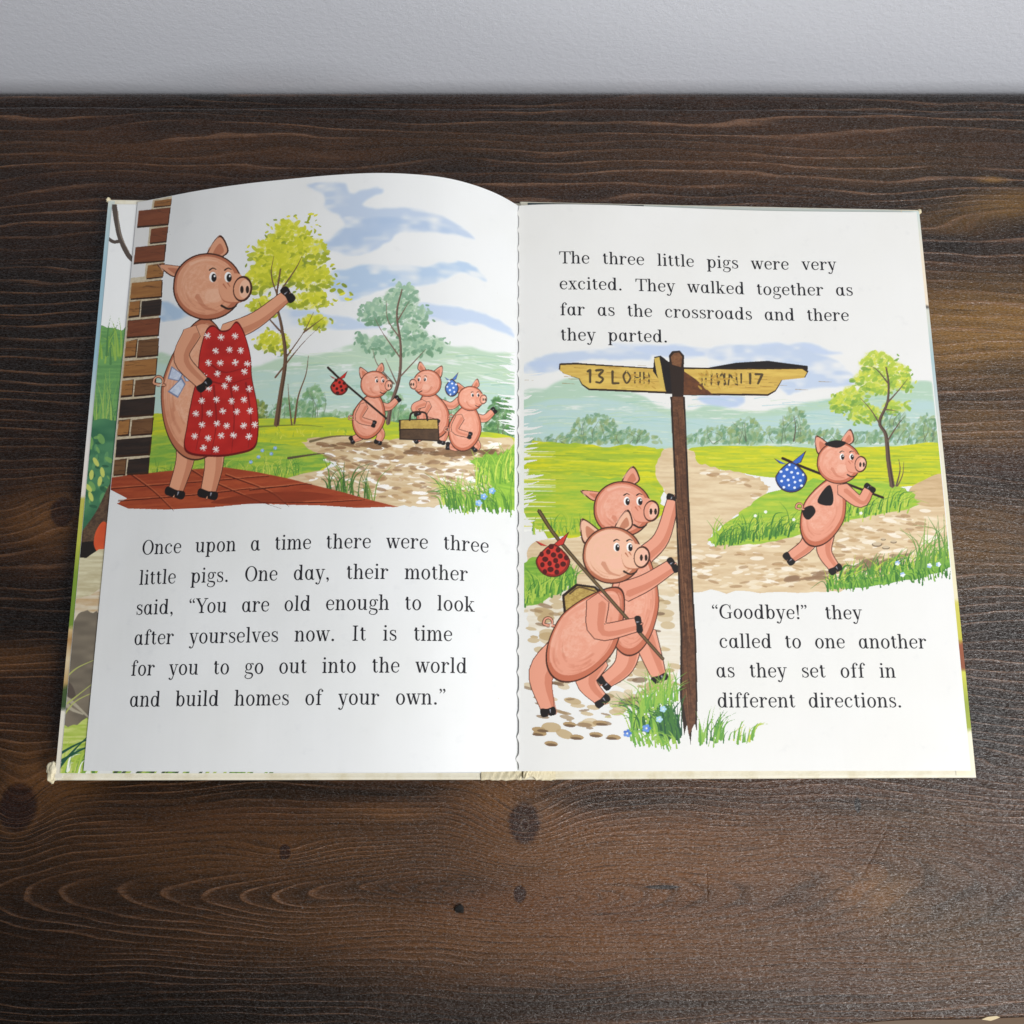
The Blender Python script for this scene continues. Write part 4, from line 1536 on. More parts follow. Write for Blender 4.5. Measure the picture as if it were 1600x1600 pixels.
    C.grass(700, 796, 800, 800, 70, 46, [(100, 150, 58), (140, 186, 70), (78, 130, 56)], -.35, .35, 2.4)
    flowers(C, [(756, 776), (769, 767), (748, 786)], [(120, 168, 226), (160, 200, 240)], 4)
    # terrace of red tiles
    C.poly([(170, 745), (215, 741), (262, 736), (350, 729), (400, 738), (452, 748), (487, 757), (540, 770), (582, 782), (622, 792), (560, 794), (500, 790), (450, 789), (400, 787), (330, 794),
            (262, 797), (200, 795), (182, 787), (197, 779), (172, 765)], (172, 80, 48), (150, 64, 40), tex='brush', smooth=False, rag=2)
    for p in ([(172, 764), (300, 754), (420, 744)], [(184, 783), (300, 774), (390, 764), (452, 760)], [(205, 742), (240, 768), (272, 799)], [(330, 752), (390, 778), (440, 795)], [(352, 742), (420, 768), (452, 792)],
              [(390, 766), (470, 757), (487, 757)], [(405, 785), (500, 785), (570, 781)], [(300, 735), (320, 748)]):
        C.stroke(p, 1.6, (84, 34, 24), 1.0)
        C.stroke([(x + 1, y - 2) for x, y in p], .9, (206, 124, 84), .6, alpha=.7)
    C.poly([(330, 786), (390, 772), (470, 768), (520, 776), (440, 786)], (112, 44, 28), (140, 58, 36), tex='brush', alpha=.65)
    # brick pillar
    C.poly([(214, 312), (270, 302), (262, 360), (252, 440), (244, 560), (238, 660), (232, 738), (176, 746), (150, 746), (180, 560)], (214, 202, 176), (196, 180, 150), tex='fine', smooth=False)
    C.poly([(190, 312), (240, 306), (236, 330), (226, 432), (190, 434)], (232, 232, 230), smooth=False)

    def lx(y):
        return 215.5 - (y - 316) * 0.0955 + 1.5

    def rx(y):
        return float(np.interp(y, [305, 360, 440, 560, 660, 740], [270, 263, 255, 247, 240, 232]))

    bc = {'r': [(118, 66, 44), (132, 76, 50)], 't': [(168, 118, 66), (150, 102, 58)], 'k': [(44, 37, 34), (58, 46, 40)], 'b': [(104, 72, 46), (122, 86, 56)]}
    rows = [(311, 322, 'et'), (324, 352, 'rr'), (354, 379, 'er'), (381, 409, 'rr'), (411, 434, 'et'), (437, 465, 'tt'), (467, 493, 'tk'), (496, 525, 'rr'), (528, 556, 'tb'), (559, 587, 'tt'), (590, 617, 'tb'),
            (620, 649, 'kk'), (652, 679, 'tb'), (682, 711, 'kk'), (714, 740, 'bk')]
    for i, (a, b_, kind) in enumerate(rows):
        xl0, xl1, xr0, xr1 = lx(a), lx(b_), rx(a) - 1, rx(b_) - 1
        sk = -3 if a < 480 else -2
        if kind[0] == kind[1]:
            spans = [(0, 1, kind[0])]
        else:
            m = .46 if kind[0] == 'e' else (.38 if i % 2 == 0 else .44)
            spans = [(0, m - .04, kind[0]), (m, 1, kind[1])]
        for u0, u1, kk in spans:
            if kk == 'e':
                continue
            c = bc[kk]
            q = [(lerp(xl0, xr0, u0), a + 1 + sk * 0 + (1 - u0) * 3), (lerp(xl0, xr0, u1), a + sk * .4 + (1 - u1) * 3), (lerp(xl1, xr1, u1) , b_ + sk * .4 + (1 - u1) * 3), (lerp(xl1, xr1, u0), b_ + (1 - u0) * 3)]
            C.poly([(x + .6, y + 1.2) for x, y in q], (62, 40, 28), smooth=False, rag=1.2)
            m_ = np.mean(q, 0)
            C.poly([m_ + (np.array(p_) - m_) * np.array([.96, .88]) for p_ in q], c[0], c[1], tex='brush', smooth=False, rag=1.6)
            for k in range(3):
                x = lerp(q[0][0], q[1][0], C.rng.random() * .7)
                y = lerp(a + 4, b_ - 3, C.rng.random())
                C.stroke([(x, y), (x + 8, y + C.rng.normal(0, 1)), (x + 17, y + C.rng.normal(0, 2))], 1.1, (60, 40, 30), .4, alpha=.55)
    # a plain grown pig in a red dress with white flowers
    limb(C, [(292, 690), (288, 724), (274, 768)], 34, 24, TAN, TAN_D, 12)
    limb(C, [(335, 690), (334, 728), (325, 770)], 34, 24, TAN, TAN_D, 12)
    limb(C, [(352, 522), (400, 500), (448, 462)], 34, 20, TAN, TAN_D, 12)
    shaded(C, egg(312, 608, 60, 112, 5, .70), TAN, TAN_D, TAN_L, 2)
    tail(C, 258, 602, 13, 1, TAN)
    for bw in ([(286, 585), (268, 572), (262, 592), (280, 596)], [(284, 590), (262, 612), (278, 622), (290, 600)], [(286, 588), (306, 586), (310, 594), (290, 596)]):
        C.poly(bw, (120, 134, 164), smooth=False)
        m_ = np.mean(bw, 0)
        C.poly([m_ + (np.array(p_) - m_) * .82 for p_ in bw], (214, 222, 236), (190, 202, 224), tex='fine', smooth=False)
    dress = [(322, 516), (333, 508), (345, 516), (358, 514), (370, 502), (382, 520), (392, 556), (394, 590), (402, 632), (404, 672), (398, 700), (372, 710), (335, 714), (290, 706), (292, 664), (300, 620), (308, 588), (312, 550)]
    C.poly(dress, (104, 26, 24))
    m_ = np.mean(dress, 0)
    C.poly([m_ + (np.array(p_) - m_) * .97 for p_ in dress], (196, 46, 40), (176, 38, 34), tex='soft')
    for p in ([(309, 588), (350, 600), (393, 590)], [(312, 598), (316, 650), (306, 704)], [(334, 602), (338, 660), (330, 710)], [(384, 598), (392, 650), (388, 700)], [(360, 602), (366, 650), (362, 708)], [(330, 570), (352, 582), (390, 572)]):
        C.stroke(p, 3.2, (132, 28, 28), .8, alpha=.8)
    dd = np.array(dress, float)
    dd = dd.mean(0) + (dd - dd.mean(0)) * .93
    for j in range(11):
        for i in range(6):
            x, y = 296 + i * 21 + (j % 2) * 10 + C.rng.normal(0, 2), 508 + j * 19.5 + C.rng.normal(0, 2)
            if inside(dd, (x, y)):
                for k in range(4):
                    a = k * .785 + C.rng.random() * .3
                    L = 5.2
                    C.stroke([(x - L * math.cos(a), y - L * math.sin(a)), (x + L * math.cos(a), y + L * math.sin(a))], 1.7, (244, 240, 236), .9)
    limb(C, [(300, 520), (284, 560), (318, 600)], 32, 20, TAN, TAN_D, 11)
    pig_head(C, 324, 446, 54, 1, TAN, TAN_D, TAN_L, True)
    # three plain piglets on the path
    for hx, hy, r, by, lean, fc in ((585, 600, 22, 650, 16, 1), (668, 598, 22, 648, -12, -1), (735, 622, 20, 668, 12, 1)):
        bx = hx - fc * 8
        foot = 694 if hx < 700 else 704
        limb(C, [(bx - 8, by + 16), (bx - 12, by + 30), (bx - 26, foot - 7)], 15, 9, PINK, PINK_D, 6, 1.6)
        limb(C, [(bx + 9, by + 16), (bx + 18, by + 28), (bx + 14, foot - 4)], 15, 9, PINK, PINK_D, 6, 1.6)
        limb(C, [(bx + 12, by - 18), (bx + 30, by - 14), (bx + 44, by - 26)], 13, 8, PINK, PINK_D, 6, 1.6)
        shaded(C, egg(bx, by, 26, 38, lean, .7), PINK, PINK_D, PINK_L, 1.4)
        tail(C, bx - fc * 24, by + 6, 6, fc, PINK)
        limb(C, [(bx - 8, by - 16), (bx - 16, by + 4), (bx + 6, by + 12)], 13, 8, PINK, PINK_D, 6, 1.6)
        pig_head(C, hx, hy, r, fc, PINK, PINK_D, PINK_L)
    C.stroke([(512, 574), (540, 600), (604, 654)], 3.6, DARK, 3)
    spotted(C, 530, 604, 14, 14, (196, 56, 48), (70, 30, 28), 9, 2.4)
    C.poly([(623, 656), (685, 654), (687, 690), (624, 687)], DARK, smooth=False)
    C.poly([(626, 657), (683, 656), (684, 670), (626, 670)], (198, 168, 90), (176, 146, 76), tex='fine', smooth=False)
    C.poly([(626, 672), (684, 671), (685, 688), (626, 685)], (92, 70, 52), (78, 60, 46), tex='fine', smooth=False)
    limb(C, [(662, 630), (648, 636), (652, 646)], 12, 8, PINK, PINK_D, 5, 1.6)
    C.stroke([(640, 657), (644, 645), (664, 645), (668, 657)], 3, DARK, 3)
    spotted(C, 706, 606, 11, 14, (78, 122, 196), (225, 235, 250), 8, 1.6)
    return C.sheet_object("illustration", left_page, PRINT, 0.00004, "painted farm lane scene with brick pillar, red terrace and pale trees")


# ------------------------------------------------------------------ right page picture
def right_picture():
    C = Canvas(RIGHT, 0.004, 0.9985, 0.030, 0.790, seed=23, paper=(236, 236, 233))
    blue = (194, 208, 228)
    C.wash([(828, 566), (850, 556), (880, 550), (930, 546), (980, 541), (1012, 548), (1014, 560), (960, 562), (900, 566), (868, 578), (840, 584)], blue, .8)
    C.wash([(952, 537), (1040, 538), (1100, 544), (1150, 540), (1200, 538), (1250, 535), (1290, 545), (1318, 552), (1280, 556), (1200, 556), (1100, 560), (1030, 556)], (196, 210, 232), .85)
    C.wash([(1110, 545), (1180, 541), (1240, 538), (1276, 552), (1310, 566), (1336, 590), (1324, 604), (1280, 606), (1250, 610), (1232, 618), (1216, 606), (1180, 600), (1120, 590)], blue, 1.05)
    C.wash([(1090, 622), (1140, 618), (1164, 622), (1150, 636), (1110, 634)], (190, 206, 230), .9)
    C.wash([(820, 568), (860, 566), (884, 574), (850, 586), (824, 584)], (190, 206, 230), .7)
    # hills
    C.wash([(814, 618), (850, 606), (888, 592), (910, 592), (950, 604), (1000, 618), (1040, 638), (1080, 640), (1110, 635), (1180, 644), (1230, 634), (1290, 624), (1340, 612), (1400, 603), (1461, 602), (1467, 700), (1200, 700), (1000, 704), (818, 706)], (180, 208, 186), 1.2, tex='brush')
    C.wash([(816, 640), (900, 622), (980, 630), (1060, 652), (1180, 654), (1290, 640), (1400, 628), (1463, 630), (1467, 690), (1200, 690), (1000, 700), (818, 700)], (184, 211, 208), .85, tex='brush')
    for k in range(60):
        x = 820 + 560 * C.rng.random()
        y = 618 + 60 * C.rng.random()
        L = 30 + 70 * C.rng.random()
        C.stroke([(x, y), (x + L * .5, y - 2), (min(1462, x + L), y + 3)], 2.4, [(206, 222, 196), (152, 196, 186), (186, 212, 176), (170, 206, 210)][k % 4], .5, alpha=.5)
    for x, y, rx, ry in ((930, 692, 46, 44), (985, 692, 48, 22), (880, 694, 60, 14), (1130, 694, 60, 28), (1200, 692, 60, 22), (1165, 690, 26, 38), (1242, 690, 26, 52), (1290, 692, 50, 20), (1345, 692, 36, 16), (1410, 692, 60, 28), (1450, 690, 22, 44), (1395, 668, 24, 30)):
        bush(C, x, y, rx, ry, [(120, 158, 116), (146, 178, 140), (100, 142, 108), (164, 190, 158), (150, 170, 110)])
    C.stroke([(1240, 690), (1243, 668), (1240, 650)], 2.4, (96, 90, 76), .6)
    # fields
    C.poly([(820, 698), (900, 694), (990, 698), (1040, 702), (1046, 730), (1030, 780), (1046, 800), (1000, 830), (900, 840), (840, 830), (822, 780)], (214, 212, 42), (160, 186, 56), tex='brush', rag=6)
    C.poly([(822, 745), (900, 742), (990, 750), (1032, 772), (1010, 812), (900, 828), (828, 818)], (150, 188, 62), (196, 204, 60), tex='brush', rag=6)
    C.poly([(1082, 700), (1200, 697), (1300, 700), (1400, 697), (1470, 694), (1474, 742), (1400, 762), (1300, 764), (1230, 752), (1150, 738), (1086, 726)], (212, 210, 46), (170, 192, 58), tex='brush', rag=4)
    for k in range(110):
        x = 826 + 640 * C.rng.random()
        y = 702 + 55 * C.rng.random()
        if 1030 < x < 1085:
            continue
        C.stroke([(x, y), (min(1470, x + 34), y + 1)], 1.8, [(226, 222, 80), (150, 178, 54), (186, 200, 60), (120, 150, 54)][k % 4], .4, alpha=.55)
    for k in range(40):
        y = 700 + 130 * C.rng.random()
        C.stroke([(814, y), (832, y - .5), (868, y)], 3.2, [(246, 246, 240), (222, 218, 90), (170, 196, 80)][k % 3], .5, alpha=.75)
    C.grass(830, 832, 1020, 820, 110, 22, [(130, 176, 62), (96, 148, 58), (180, 200, 70)], 0, .4, 1.8)
    # bare paper between the strokes at the left rim
    for k in range(60):
        y = 560 + 350 * C.rng.random()
        x = 824 + 28 * C.rng.random() ** 2
        C.wipe([(804, y + 3), (lerp(806, x, .6), y + 4 * C.rng.random()), (x, y - 1)], 2 + 8 * C.rng.random() ** 2)
    # lane
    C.poly([(1036, 704), (1060, 702), (1084, 706), (1092, 724), (1140, 736), (1186, 748), (1200, 766), (1176, 790), (1130, 820), (1110, 842), (1120, 852), (1250, 826), (1330, 812), (1420, 794), (1474, 784), (1480, 870), (1440, 884), (1360, 914), (1300, 924), (1200, 926), (1110, 924), (1020, 930), (960, 920), (840, 905), (830, 850), (900, 840), (1000, 822), (1040, 800), (1040, 770), (1024, 740)],
           (230, 210, 174), (214, 188, 150), tex='brush', rag=4)
    C.poly([(1474, 742), (1440, 752), (1420, 766), (1428, 786), (1474, 790)], (214, 186, 146), (196, 166, 124), tex='brush')
    reg = [(1000, 850), (1120, 840), (1180, 780), (1060, 720), (1200, 760), (1130, 850), (1330, 815), (1470, 790), (1470, 860), (1300, 915), (1020, 922)]
    C.dabs(reg, 190, 8, [(246, 238, 222), (238, 224, 198)], 2, 8, .24, .8)
    C.dabs(reg, 190, 7, [(184, 148, 106), (198, 166, 124), (164, 128, 92)], 2, 8, .26, .6)
    # verge
    C.poly([(1108, 842), (1150, 806), (1200, 770), (1260, 752), (1340, 748), (1400, 758), (1432, 780), (1424, 794), (1360, 806), (1290, 824), (1200, 848), (1130, 852)], (140, 186, 66), (186, 204, 70), tex='brush', rag=5)
    C.grass(1112, 848, 1420, 792, 230, 34, [(110, 164, 62), (76, 130, 58), (160, 196, 74), (196, 210, 90)], .35, .45, 2.2)
    C.grass(1120, 850, 1240, 832, 80, 22, [(64, 116, 54), (90, 142, 60)], .5, .4, 2.2)
    flowers(C, [(1180, 806), (1196, 800), (1240, 812), (1345, 802)], [(244, 246, 240)], 2)
    # shadow patches and stones on the lane are part of the painting
    C.dabs([(1318, 888), (1380, 868), (1420, 866), (1372, 890), (1320, 896)], 40, 9, [(140, 112, 88), (160, 130, 102)], -8, 8, .3, .7)
    C.dabs([(1232, 900), (1290, 894), (1290, 904), (1236, 908)], 18, 9, [(150, 120, 92)], -6, 8, .3, .7)
    for x, y, r in ((1370, 850, 8), (1384, 855, 6), (1396, 846, 5), (1380, 842, 4)):
        C.ellipse(x, y + 1, r, r * .45, (120, 100, 78))
        C.ellipse(x, y, r * .85, r * .36, (206, 188, 158))
    C.grass(1292, 918, 1484, 880, 230, 34, [(92, 148, 62), (64, 118, 54), (140, 186, 72), (186, 204, 80)], .35, .4, 2.6)
    C.poly([(1298, 916), (1360, 904), (1430, 888), (1483, 872), (1484, 886), (1430, 904), (1350, 918)], (96, 152, 66), (140, 186, 70), tex='brush', rag=6)
    C.grass(1292, 922, 1484, 898, 160, 24, [(92, 148, 62), (64, 118, 54), (140, 186, 72)], -.35, .5, 2.4)
    C.grass(1430, 890, 1482, 874, 26, 64, [(92, 140, 66), (120, 166, 72)], .0, .4, 2.6)
    flowers(C, [(1452, 884), (1466, 882), (1410, 898), (1402, 880)], [(170, 196, 236), (236, 242, 246)], 3)
    # tree
    gl = [(206, 214, 80), (180, 202, 76), (150, 184, 74), (124, 164, 72)]
    leafy_tree(C, [(1394, 760), (1388, 720), (1384, 680), (1374, 660), (1386, 630), (1388, 600), (1384, 574)],
               [[(1374, 662), (1360, 640), (1344, 622)], [(1386, 630), (1404, 610), (1418, 592)], [(1386, 690), (1402, 665), (1414, 650)], [(1388, 600), (1372, 580), (1360, 572)], [(1384, 640), (1400, 642)]],
               [(1372, 570, 28, 18), (1396, 586, 26, 18), (1352, 594, 22, 14), (1412, 600, 16, 10), (1330, 626, 26, 20), (1352, 648, 26, 14), (1312, 632, 14, 14), (1398, 636, 22, 10), (1374, 608, 24, 10)],
               gl, 8, 4.4, (104, 84, 72))
    C.stroke([(1400, 760), (1406, 735), (1404, 718)], 2.6, (104, 84, 72), .8)
    C.stroke([(1402, 760), (1410, 742), (1412, 722)], 2.0, (104, 84, 72), .6)
    # cobbles on the left
    reg = [(818, 945), (900, 920), (1050, 925), (1058, 1090), (980, 1120), (900, 1150), (850, 1150), (822, 1100)]
    C.poly([(822, 930), (900, 912), (1054, 918), (1056, 1060), (990, 1080), (930, 1060), (880, 1000), (830, 980)], (236, 226, 204), (222, 206, 174), tex='brush', rag=8, alpha=.6)
    C.dabs(reg, 120, 11, [(204, 182, 142), (190, 164, 120), (216, 198, 164)], 4, 7, .42, .85)
    C.dabs(reg, 90, 9, [(140, 112, 82), (160, 132, 96), (116, 92, 70)], 6, 7, .28, .7)
    for x, y in ((840, 1146), (862, 1162), (900, 1152), (930, 1148), (955, 1152), (890, 1132), (940, 1130), (848, 1140)):
        C.ellipse(x + C.rng.normal(0, 4), y, 11, 4.5, (178, 150, 108), 5)
        C.ellipse(x, y + 2, 9, 2.4, (120, 96, 72), 5)
    # low grass by the gutter
    C.poly([(815, 885), (850, 870), (896, 890), (880, 924), (815, 946)], (150, 190, 74), (110, 164, 62), tex='brush', rag=5)
    C.grass(816, 940, 900, 918, 90, 40, [(120, 172, 66), (80, 136, 58), (176, 204, 84)], .1, .4, 2.4)
    # two plain pigs by the post
    limb(C, [(985, 1000), (975, 1040), (945, 1066)], 36, 20, PINK, PINK_D, 10)
    limb(C, [(1006, 990), (1020, 1030), (1030, 1058)], 36, 20, PINK, PINK_D, 10)
    limb(C, [(1005, 870), (1034, 840), (1052, 780)], 28, 17, PINK, PINK_D, 9)
    shaded(C, egg(990, 940, 40, 86, 6, .7), PINK, PINK_D, PINK_L, 2)
    pig_head(C, 972, 794, 45, 1, PINK, PINK_D, PINK_L, True)
    # bag
    C.poly([(878, 930), (900, 912), (930, 916), (946, 930), (940, 974), (882, 974)], DARK, smooth=False)
    C.poly([(882, 932), (902, 916), (928, 919), (941, 932), (936, 970), (886, 970)], (200, 172, 98), (170, 140, 76), tex='fine', smooth=False)
    C.stroke([(890, 928), (905, 918), (930, 924)], 2.5, (92, 70, 48), 2)
    limb(C, [(930, 1030), (916, 1064), (940, 1094)], 40, 19, PINK, PINK_D, 11)
    limb(C, [(884, 1016), (846, 1052), (856, 1110)], 54, 18, PINK, PINK_D, 12)
    limb(C, [(975, 925), (1010, 910), (1050, 884)], 30, 19, PINK, PINK_D, 9)
    shaded(C, egg(918, 990, 50, 88, 36, .62), PINK, PINK_D, PINK_L, 2.4)
    tail(C, 866, 978, 12, 1, PINK)
    C.stroke([(842, 798), (870, 840), (930, 910), (1036, 1030)], 6, DARK, 5)
    C.stroke([(842, 798), (870, 840), (930, 910), (1036, 1030)], 3.4, (112, 92, 62), 3)
    limb(C, [(934, 940), (936, 986), (996, 976)], 32, 20, PINK, PINK_D, 9)
    pig_head(C, 956, 866, 46, 1, TAN_L, TAN_D, PINK_L)
    spotted(C, 864, 876, 27, 26, (204, 62, 52), (86, 32, 30), 16, 4.2)
    # pig going away on the right, with dark patches
    limb(C, [(1268, 822), (1262, 850), (1234, 872)], 26, 16, PINK, PINK_D, 10)
    limb(C, [(1290, 832), (1288, 862), (1304, 888)], 26, 16, PINK, PINK_D, 10)
    shaded(C, egg(1288, 798, 34, 60, 22, .62), PINK, PINK_D, PINK_L, 2)
    C.poly([(1282, 772), (1296, 758), (1302, 776), (1298, 790), (1278, 786)], BLACK)
    C.poly([(1254, 796), (1268, 790), (1274, 800), (1264, 812), (1256, 808)], BLACK)
    tail(C, 1256, 796, 9, 1, PINK)
    C.stroke([(1222, 716), (1260, 732), (1380, 778)], 4.6, DARK, 4)
    limb(C, [(1316, 764), (1344, 784), (1358, 764)], 22, 14, PINK, PINK_D, 8)
    pig_head(C, 1310, 722, 34, 1, PINK, PINK_D, PINK_L)
    C.poly([(1288, 694), (1306, 688), (1322, 692), (1308, 700)], BLACK)
    spotted(C, 1236, 746, 25, 24, (58, 104, 190), (230, 238, 250), 17, 2.0)
    # sign post
    post = [(1047, 620), (1070, 620), (1076, 760), (1082, 900), (1088, 1000), (1090, 1090), (1089, 1146), (1083, 1120), (1079, 1166), (1074, 1130), (1069, 1150), (1062, 1090), (1063, 1000), (1058, 860), (1053, 740)]
    C.poly(post, DARK, smooth=False)
    C.poly([(1050, 620), (1067, 620), (1073, 760), (1079, 900), (1085, 1000), (1087, 1090), (1086, 1130), (1076, 1150), (1066, 1090), (1066, 1000), (1061, 860), (1056, 740)], (112, 76, 54), (88, 58, 42), tex='fine', smooth=False)
    for k in range(34):
        y = 630 + 480 * C.rng.random()
        x = lerp(1051, 1066, (y - 620) / 500) + 16 * C.rng.random()
        C.stroke([(x, y), (x + 2, y + 22), (x + 4, y + 50)], 1.6, [(62, 42, 32), (146, 104, 74), (74, 50, 38)][k % 3], .5, alpha=.7)
    C.poly([(1105, 575), (1150, 567), (1200, 564), (1262, 572), (1262, 578), (1110, 580)], BLACK, smooth=False)
    for bd in ([(874, 568), (900, 567), (960, 571), (1040, 576), (1052, 590), (1050, 616), (990, 613), (920, 610), (909, 602), (904, 592), (880, 584), (873, 577)],
               [(1066, 574), (1150, 575), (1255, 574), (1263, 580), (1258, 590), (1222, 594), (1212, 612), (1200, 619), (1120, 618), (1066, 618)]):
        C.poly(bd, DARK, smooth=False)
        m_ = np.mean(bd, 0)
        C.poly([m_ + (np.array(p_) - m_) * np.array([.975, .87]) for p_ in bd], (222, 190, 96), (204, 168, 82), tex='brush', smooth=False)
        for k in range(16):
            x, y = m_[0] + C.rng.normal(0, 45), m_[1] + C.rng.normal(0, 11)
            C.stroke([(x, y), (x + 20, y + 1)], 1.2, (146, 106, 50), .4, alpha=.6)
    C.poly([(1068, 580), (1086, 592), (1114, 617), (1068, 617)], (112, 70, 44), (92, 58, 40), tex='fine', smooth=False)
    C.poly([(1022, 558), (1032, 556), (1046, 566), (1062, 578), (1064, 616), (1042, 614), (1034, 600), (1020, 580)], BLACK, smooth=False)
    C.poly([(1022, 560), (1030, 558), (1033, 572), (1036, 590), (1040, 611), (1032, 604), (1026, 584)], (206, 178, 90), smooth=False)
    C.poly([(1045, 556), (1050, 549), (1062, 548), (1069, 556), (1068, 620), (1050, 620)], DARK, smooth=False)
    C.poly([(1048, 558), (1053, 552), (1061, 551), (1066, 558), (1064, 574), (1050, 570)], (134, 92, 62), (108, 72, 50), tex='fine', smooth=False)
    # weathered lettering on the boards
    ink = (84, 70, 46)

    def glyph(lines, w=4.2):
        for l in lines:
            C.stroke(l, w, ink, w * .8, n=4)

    y0, y1 = 578, 598
    glyph([[(922, y0), (922, y1)], [(918, y0 + 3), (922, y0)]])
    glyph([[(931, y0 + 1), (942, y0 + 1), (936, y0 + 9), (942, y0 + 14), (938, y1), (931, y1 - 1)]])
    glyph([[(957, y0 + 2), (957, y1 + 1)], [(957, y1 + 1), (967, y1 + 1)]])
    glyph([[(979, y0 + 2), (974, y0 + 10), (979, y1 + 1), (985, y0 + 12), (979, y0 + 2)]], 3.4)
    for x in (992, 1000, 1006, 1014):
        glyph([[(x, y0 + 4), (x, y1 + 1)]], 3.0)
    for x in (996, 1010):
        glyph([[(x - 4, y0 + 12), (x + 5, y0 + 12)]], 2.6)
    for x in (1096, 1104, 1112, 1120, 1132, 1140, 1150):
        glyph([[(x, y0 + 6), (x + C.rng.normal(0, 1.5), y1 + 4)]], 3.0)
    glyph([[(1122, y1 + 3), (1128, y0 + 6), (1134, y1 + 3)], [(1140, y0 + 6), (1150, y1 + 3)]], 3.0)
    glyph([[(1158, y0 + 6), (1158, y1 + 1)]], 3)
    glyph([[(1172, y0 + 6), (1172, y1 + 2)]])
    glyph([[(1180, y0 + 7), (1191, y0 + 7)], [(1191, y0 + 7), (1184, y1 + 2)]])
    C.dabs([(985, 582), (1022, 582), (1022, 606), (985, 606)], 40, 3.6, [(204, 172, 78), (190, 150, 66)], 10, 25, .3, .9)
    C.dabs([(1092, 582), (1150, 582), (1150, 610), (1092, 606)], 60, 3.6, [(204, 172, 78), (190, 150, 66)], 30, 25, .3, .9)
    # grass round the post
    C.grass(985, 1140, 1062, 1150, 120, 60, [(92, 150, 66), (56, 104, 60), (130, 180, 72), (170, 200, 86)], -.35, .4, 3)
    C.grass(1030, 1150, 1066, 1156, 50, 70, [(44, 88, 60), (70, 120, 60)], -.25, .3, 3.2)
    C.grass(1000, 1110, 1060, 1090, 60, 54, [(110, 168, 70), (150, 190, 80)], .1, .4, 2.8)
    C.grass(985, 1158, 1060, 1166, 60, 26, [(150, 190, 80), (110, 168, 70)], -.8, .4, 2.6)
    C.grass(1092, 1160, 1130, 1156, 34, 52, [(64, 116, 62), (100, 156, 68), (140, 186, 80)], .3, .25, 2.8)
    C.grass(1130, 1158, 1180, 1160, 22, 36, [(140, 186, 80), (110, 164, 70), (196, 206, 90)], .5, .25, 2.6)
    flowers(C, [(980, 1146), (1010, 1138)], [(86, 126, 206), (110, 150, 220)], 5)
    flowers(C, [(1030, 1124), (1036, 1108)], [(176, 214, 236)], 4)
    return C.sheet_object("illustration", right_page, PRINT, RLIFT - 0.00004, "painted crossroads scene with a wooden signpost between green fields")


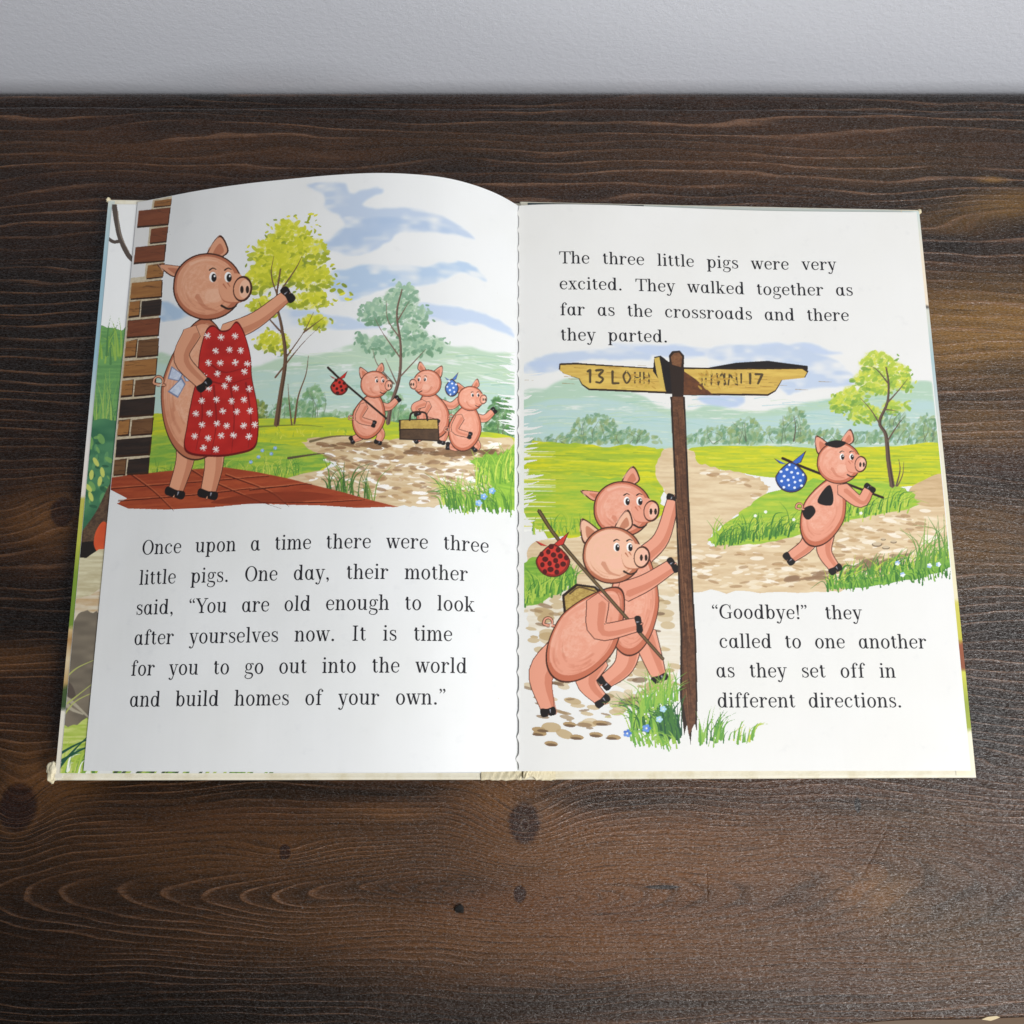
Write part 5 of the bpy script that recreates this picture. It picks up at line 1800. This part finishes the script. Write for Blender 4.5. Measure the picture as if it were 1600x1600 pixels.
# ------------------------------------------------------------------ endpaper picture: only its outer strip shows
def endpaper_picture():
    C = Canvas(ENDS, 0.0, 0.115, 0.0, 1.0, seed=5)
    # dark twigs on white
    C.stroke([(178, 318), (183, 350), (188, 372), (200, 398), (212, 410)], 9, (84, 74, 68), 8)
    C.stroke([(168, 372), (178, 378), (190, 376)], 6, (84, 74, 68), 7)
    C.stroke([(184, 330), (188, 365), (202, 394)], 2, (140, 128, 116), 1.5)
    # long grass
    C.poly([(150, 520), (170, 512), (190, 516), (206, 520), (200, 720), (120, 760), (128, 640)], (92, 140, 84), (110, 160, 92), tex='brush')
    C.grass(150, 560, 200, 560, 26, 56, [(110, 156, 70), (140, 176, 80), (78, 126, 74)], .0, .25, 3)
    C.grass(130, 690, 195, 680, 60, 90, [(86, 134, 80), (150, 180, 92), (70, 118, 78), (120, 164, 80)], .05, .2, 2.2)
    # bush with pale leaves
    C.poly([(130, 672), (190, 668), (200, 760), (170, 800), (130, 830), (112, 820)], (54, 104, 76), (76, 128, 90), tex='soft', rag=4)
    C.dabs([(128, 680), (186, 676), (176, 780), (124, 800)], 46, 6, [(44, 88, 64), (96, 146, 96), (120, 164, 90)], 60, 40, .45, .8)
    for x, y, a in ((150, 722, 60), (160, 738, 80), (143, 742, 95), (156, 752, 100), (138, 762, 50), (142, 776, 70)):
        C.ellipse(x, y, 8, 3.4, (186, 196, 100), a)
    # dark trunk, a russet leaf, pale boulders
    C.poly([(176, 752), (182, 800), (150, 850), (118, 862), (122, 840), (150, 800)], (96, 76, 58), (70, 54, 44), tex='fine')
    C.poly([(118, 852), (150, 846), (175, 858), (170, 872), (118, 876)], (34, 30, 28))
    C.poly([(162, 815), (150, 830), (147, 852), (158, 868), (176, 866), (174, 830)], (214, 92, 52), (190, 76, 44), tex='soft')
    C.poly([(104, 876), (130, 872), (170, 862), (176, 960), (120, 985), (96, 990)], (206, 200, 168), (180, 170, 136), tex='brush', rag=3)
    C.poly([(104, 944), (140, 930), (166, 922), (160, 990), (120, 1000), (100, 1010)], (184, 156, 118), (206, 196, 174), tex='brush', rag=3)
    C.poly([(118, 964), (150, 958), (170, 962), (160, 1120), (90, 1130), (96, 1060)], (128, 118, 102), (104, 96, 84), tex='soft', rag=3)
    C.poly([(96, 1062), (112, 1070), (118, 1090), (100, 1086)], (88, 78, 70))
    for p in ([(98, 1088), (116, 1100), (140, 1122)], [(100, 1096), (112, 1108), (130, 1116)]):
        C.stroke(p, 7, (168, 160, 140), 2)
    for p in ([(100, 1062), (120, 1044), (150, 1030)], [(104, 1100), (122, 1086), (150, 1064)], [(98, 1120), (118, 1096), (150, 1080)]):
        C.stroke(p, 2.6, (170, 176, 100), .8)
    C.poly([(88, 1140), (110, 1134), (150, 1128), (150, 1212), (86, 1212)], (150, 176, 62), (196, 206, 120), tex='brush', rag=4)
    C.grass(90, 1206, 150, 1206, 34, 46, [(240, 244, 230), (130, 170, 62), (92, 140, 66), (170, 196, 80)], .7, .25, 4)
    for p in ([(90, 1180), (118, 1164), (150, 1150)], [(92, 1200), (112, 1176), (142, 1146)], [(90, 1192), (130, 1170), (160, 1162)]):
        C.stroke(p, 4.4, (40, 84, 66), 1)
    o = C.sheet_object("illustration", endpaper, PRINT, 0.00006, "strip of painted twigs, grass and boulders beside the left page")
    # foot of the endpaper under the page
    D = Canvas(ENDS, 0.115, 0.62, 0.0, 0.03, seed=9)
    for k in range(60):
        x = 146 + 300 * D.rng.random()
        D.stroke([(x, 1212), (x + 7, 1204), (x + 16, 1194)], 5, [(130, 170, 70), (92, 128, 60), (176, 196, 100), (60, 80, 50)][k % 4], 1)
    D.sheet_object("illustration", endpaper, PRINT, 0.00006, "green painted grass along the foot of the endpaper")


left_picture()
right_picture()
endpaper_picture()
